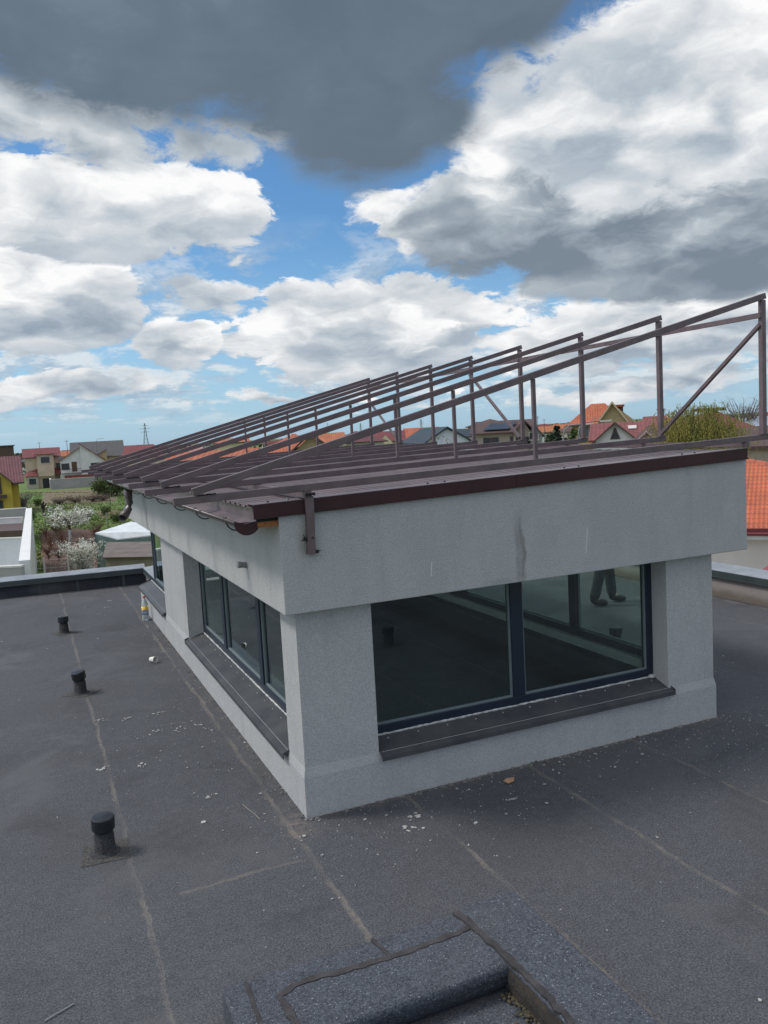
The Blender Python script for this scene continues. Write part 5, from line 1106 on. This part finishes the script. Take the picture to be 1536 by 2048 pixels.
# near neighbour with bright orange tiles, right of the room
def nbx(t, w2, hw, zr_, D):
    frontbox(t, 'soffit', m_trimw, -w2 - .45, w2 + .45, -.47, -.002, hw - .50, hw - .32)
    mb = MB(); mb.tube([(-w2 - .5, -.56, hw - .30), (w2 + .5, -.56, hw - .30)], .06, 8); mb.build('gutter', mat('wine red gutter', (.13, .02, .025), .5), t)
house('detached_house', 'near neighbour house with bright orange tiled roof and white wall, right of the rooftop room', 960, 1900, 30, 1046, 912, W_NB, tiles('bright orange tiles', (.54, .13, .05), .15, .46, .75), 'hip', 15.5, -4, .5, extra=nbx, edge=mat('wine red gutter', (.13, .02, .025), .5))
# red metal canopy peeping over the right parapet
slr = thing('metal_canopy', 'corner of a crimson metal canopy just over the right parapet', 'canopy', (*at(1560, 1140, 13).xy, -3)); o0 = slr.location.copy()
K = [at(1513, 1149, 12.6) - o0, at(1620, 1170, 12.2) - o0, at(1660, 1075, 14.5) - o0, at(1537, 1129, 14) - o0]
slab_roof([[tuple(k) for k in K]], .05, 'canopy_sheet', mat('crimson sheet metal', (.26, .02, .05), .4, var=.1), slr, mat('crimson sheet metal', (.26, .02, .05)))
for k in (K[0], K[1]): mb = MB(); mb.tube([tuple(k - Vector((-.1, -.1, .06))), tuple(k + Vector((.1, .1, -4.4)))], .05, 6); mb.build('canopy_post', m_trimw, slr)

# ---- street lamps, poles, pylons
def lamp(label, px, py, dist, sgn=1):
    p = at(px, py, dist); h = p.z - G; t = thing('street_lamp', label, 'street lamp', (p.x, p.y, G)); az = R(aim(px, py)[0])
    dx, dy = math.cos(az) * sgn, -math.sin(az) * sgn
    mb = MB(); mb.tube([(0, 0, 0), (0, 0, h * .9), (dx * .1, dy * .1, h * .965), (dx * .5, dy * .5, h), (dx * 1.6, dy * 1.6, h + .02)], .06, 7, rs=[.09, .07, .06, .05, .045]); mb.build('pole', m_pvc, t, smooth=True)
    mb = MB(); mb.bar((dx * 1.5, dy * 1.5, h + .0), (dx * 2.3, dy * 2.3, h + .03), .26, .1); mb.build('lamp_head', m_trimw, t)
lamp('curved grey street lamp beside the conifers', 1126, 851, 66)
lamp('second grey street lamp, in front of the tan house', 1156, 845, 60)
lamp('thin street lamp beyond the dark shed roofed house', 192, 878, 250)
def pylon(label, px, yt, yb, dist):
    p = at(px, yb, dist); h = at(px, yt, dist).z - G; t = thing('pylon', label, 'pylon', (p.x, p.y, G)); w_ = h * .10; mb = MB()
    n = 9
    def c(i, k): f = i / n; ww = w_ * (1 - f) ** 1.4 + .35; return Vector((ww * (1 if k in (0, 1) else -1), ww * (1 if k in (1, 2) else -1), h * f))
    for k in range(4):
        for i in range(n): mb.bar(c(i, k), c(i + 1, k), .28, .28); mb.bar(c(i, k), c(i + 1, (k + 1) % 4), .16, .16)
    mb.build('lattice', mat('galvanised lattice', (.16, .18, .2), .6), t)
    for z, l in ((.72, .13), (.82, .16), (.92, .11)):
        a = R(aim(px, yb)[0]); d = Vector((math.cos(a), -math.sin(a), 0)); mb = MB(); mb.bar(d * -h * l + Vector((0, 0, h * z)), d * h * l + Vector((0, 0, h * z)), .3, .3); mb.build('cross_arm', mat('galvanised lattice', (.16, .18, .2)), t)
pylon('lattice pylon on the horizon left of the rafters', 292, 846, 884, 900)
pylon('lattice pylon on the horizon above the slate blue roof', 843, 838, 862, 1300)
pylon('small lattice pylon on the horizon between the posts', 722, 846, 868, 1500)
for i, (px, yt, yb, d) in enumerate(((78, 884, 905, 420), (133, 880, 900, 380), (1088, 838, 860, 400), (430, 862, 884, 480), (655, 846, 872, 430), (1075, 832, 850, 350), (762, 850, 868, 500))):
    p = at(px, yt, d); mb = MB(); h = p.z - G; mb.tube([(0, 0, 0), (0, 0, h)], .12, 5, rs=[.16, .09]); mb.bar((-.9, 0, h - .5), (.9, 0, h - .5), .12, .12)
    o = mb.build('utility_pole', m_trimd); o.location = (p.x, p.y, G); tag(o, 'thin distant utility pole rising above the far roofs', 'utility pole', 'distant utility poles')
# ---- far suburb: small houses along the horizon
rr = random.Random(2024)
def far_house(px, dist, w_, hw, rh, wm, rm, label, grp):
    a = aim(px, 870)[0]; x, y = dist * math.sin(R(a)), dist * math.cos(R(a)); t = thing('far_house', label, 'house', (x, y, G), -R(a) + R(rr.uniform(-35, 35)), grp); D = w_ * .8
    mb = MB(); mb.box(-w_ / 2, w_ / 2, 0, D, 0, hw); mb.build('wall', wm, t)
    w2 = w_ / 2; r_ = w2 * rr.choice([.2, .5, 1.08]); q = [[(-w2 - .5, -.5, hw), (w2 + .5, -.5, hw), (r_, D / 2, hw + rh), (-r_, D / 2, hw + rh)], [(w2 + .5, D + .5, hw), (-w2 - .5, D + .5, hw), (-r_, D / 2, hw + rh), (r_, D / 2, hw + rh)], [(w2 + .5, -.5, hw), (w2 + .5, D + .5, hw), (r_, D / 2, hw + rh)], [(-w2 - .5, D + .5, hw), (-w2 - .5, -.5, hw), (-r_, D / 2, hw + rh)]]
    slab_roof(q, .3, 'roof', rm, t)
    mb = MB()
    for k in range(3): mb.box(-w2 + w_ * (k + .35) / 3.2, -w2 + w_ * (k + .35) / 3.2 + 1.3, -.08, -.003, hw - 2.2, hw - .8)
    mb.build('window', m_win, t)
kinds = [(W_CR, T_RED, 'small distant house with a red roof in the far suburb', 'distant red roofed houses'), (W_WH, T_OR2, 'small distant house with an orange roof in the far suburb', 'distant orange roofed houses'), (W_WH, T_GR, 'small distant white house with a grey roof in the far suburb', 'distant grey roofed houses'), (W_BG, T_BR, 'small distant house with a brown roof in the far suburb', 'distant brown roofed houses')]
PINK = [(W_WH, T_RED, 'small distant house with a bright red roof left of the rafters', 'bright red roofed houses on the horizon')] 
for k in range(7): far_house(247 + k * 8.5, 520 + rr.uniform(-60, 80), rr.uniform(11, 15), 7.4, 3.0, *PINK[0][:2], *PINK[0][2:])
for k in range(95):
    px = rr.uniform(-60, 1600); 
    if k % 2: px = rr.choice([rr.uniform(40, 330), rr.uniform(560, 960), rr.uniform(1050, 1150)])
    far_house(px, rr.uniform(330, 1100), rr.uniform(10, 17), rr.uniform(5.5, 7.2), rr.uniform(2., 3.2), *rr.choice(kinds)[:2], *('', '')) if 0 else (lambda q: far_house(px, rr.uniform(330, 1100), rr.uniform(10, 17), rr.uniform(5.5, 7.2), rr.uniform(2., 3.2), q[0], q[1], q[2], q[3]))(rr.choice(kinds))
# far belts of trees that read as one mass
bm = bmesh.new()
for k in range(620):
    a = R(aim(rr.uniform(-150, 1700), 870)[0]); d = rr.uniform(260, 1900); cx_, cy_ = d * math.sin(a), d * math.cos(a); h = rr.uniform(3.5, 8.); 
    for j in range(34):
        p = Vector((cx_ + rr.gauss(0, h * .32), cy_ + rr.gauss(0, h * .32), G + h * rr.random())); leaf(bm, p, rr.uniform(.4, 1.0) * (1 + d / 900), rr)
me = bpy.data.meshes.new('far_trees'); bm.to_mesh(me); bm.free(); o = bpy.data.objects.new('far_trees', me); col.objects.link(o); me.materials.append(mat('far foliage', (.075, .095, .05), .95, var=.35, vs=.02, c2=(.11, .10, .06)))
tag(o, 'hazy belts of trees between the houses out to the horizon', 'trees', kind='stuff')

# ------------------------------------------------------------------ person on the far side, legs seen through the panes
def person():
    t = thing('person', 'person in dark trousers and boots seen through the right pane of the room', 'person', (7.07, 8.95, 0), R(60))
    skin = mat('skin', (.42, .25, .18), .6); tr_ = mat('dark trousers', (.045, .048, .055), .9, var=.3, vs=12, bump=.5, bs=20); jk = mat('dark jacket', (.03, .035, .045), .85, var=.2, vs=8); bt = mat('work boots', (.03, .022, .018), .6)
    def skinned(name, V, Ed, m, root=0, sub=2):
        me = bpy.data.meshes.new(name); me.from_pydata([v[0] for v in V], Ed, []); o = bpy.data.objects.new(name, me); col.objects.link(o); me.materials.append(m)
        md = o.modifiers.new('skin', 'SKIN'); md.use_smooth_shade = True
        for i, v in enumerate(V): me.skin_vertices[0].data[i].radius = (v[1], v[2] if len(v) > 2 else v[1]); me.skin_vertices[0].data[i].use_root = (i == root)
        s = o.modifiers.new('sub', 'SUBSURF'); s.levels = sub; s.render_levels = sub; o.parent = t; return o
    hip, kn, an = .92, .50, .09
    V = [((0, 0, .98), .125, .10), ((0, 0, 1.15), .115, .09), ((0, .01, 1.38), .15, .10), ((0, .01, 1.50), .06, .055), ((0, -.01, 1.60), .075, .09), ((0, -.01, 1.70), .085, .10), ((0, -.005, 1.76), .05, .06)]
    Ed = [(i, i + 1) for i in range(6)]
    def limb(pts, at_):
        k = at_
        for p in pts: V.append(p); Ed.append((k, len(V) - 1)); k = len(V) - 1
        return k
    for s in (-1, 1):
        fy = -.14 * s
        limb([((.10 * s, 0, .90), .085), ((.11 * s, fy * .5 - .03, .50), .055), ((.12 * s, fy, .12), .038), ((.12 * s, fy - .10, .05), .035)], 0)
        w_ = limb([((.19 * s, .01, 1.40), .055), ((.25 * s, .03, 1.14), .042), ((.25 * s, -.06, .90), .028), ((.25 * s, -.08, .85), .03, .016)], 2)
        for j in range(4): limb([((.25 * s - .0, -.105 + j * .019, .80), .009), ((.245 * s, -.10 + j * .019, .765 - (.008 if j in (0, 3) else 0)), .008)], w_)
        limb([((.225 * s, -.115, .82), .010), ((.215 * s, -.125, .79), .009)], w_)
    body = skinned('body', V, Ed, skin)
    Tr = [((0, 0, 1.0), .14, .115)]; E2 = []
    for s in (-1, 1):
        fy = -.14 * s; b0 = len(Tr)
        Tr += [((.10 * s, 0, .88), .105), ((.11 * s, fy * .5 - .03, .50), .08), ((.12 * s, fy, .07), .072)]; E2 += [(0, b0), (b0, b0 + 1), (b0 + 1, b0 + 2)]
    skinned('trousers', Tr, E2, tr_)
    J = [((0, 0, 1.0), .145, .12), ((0, 0, 1.2), .14, .11), ((0, .01, 1.40), .165, .115), ((0, .005, 1.49), .07)]; E3 = [(0, 1), (1, 2), (2, 3)]
    for s in (-1, 1): b0 = len(J); J += [((.20 * s, .01, 1.40), .07), ((.255 * s, .03, 1.14), .057), ((.255 * s, -.06, .93), .045)]; E3 += [(2, b0), (b0, b0 + 1), (b0 + 1, b0 + 2)]
    skinned('jacket', J, E3, jk)
    for s in (-1, 1):
        fy = -.14 * s; skinned('boot', [((.12 * s, fy, .20), .055), ((.12 * s, fy + .01, .065), .055), ((.12 * s, fy - .12, .05), .048), ((.12 * s, fy - .19, .042), .035)], [(0, 1), (1, 2), (2, 3)], bt)
    mb = MB(); mb.lathe([(.088, 1.70), (.098, 1.74), (.09, 1.785), (.05, 1.81), (.01, 1.815)], (0, .0, 0), 16); mb.build('hair', mat('dark hair', (.02, .015, .012), .8), t, smooth=True)
    mb = MB(); mb.lathe([(.012, -.02), (.018, 0), (.004, .03)], (0, -.105, 1.68), 8)
    for s in (-1, 1): mb.lathe([(.004, -.01), (.012, 0), (.004, .01)], (.032 * s, -.097, 1.70), 8); mb.lathe([(.01, -.03), (.018, 0), (.01, .03)], (.088 * s, 0, 1.68), 8)
    mb.box(-.025, .025, -.103, -.09, 1.632, 1.638); mb.build('face', mat('face shade', (.30, .16, .12), .6), t, smooth=True)
person()
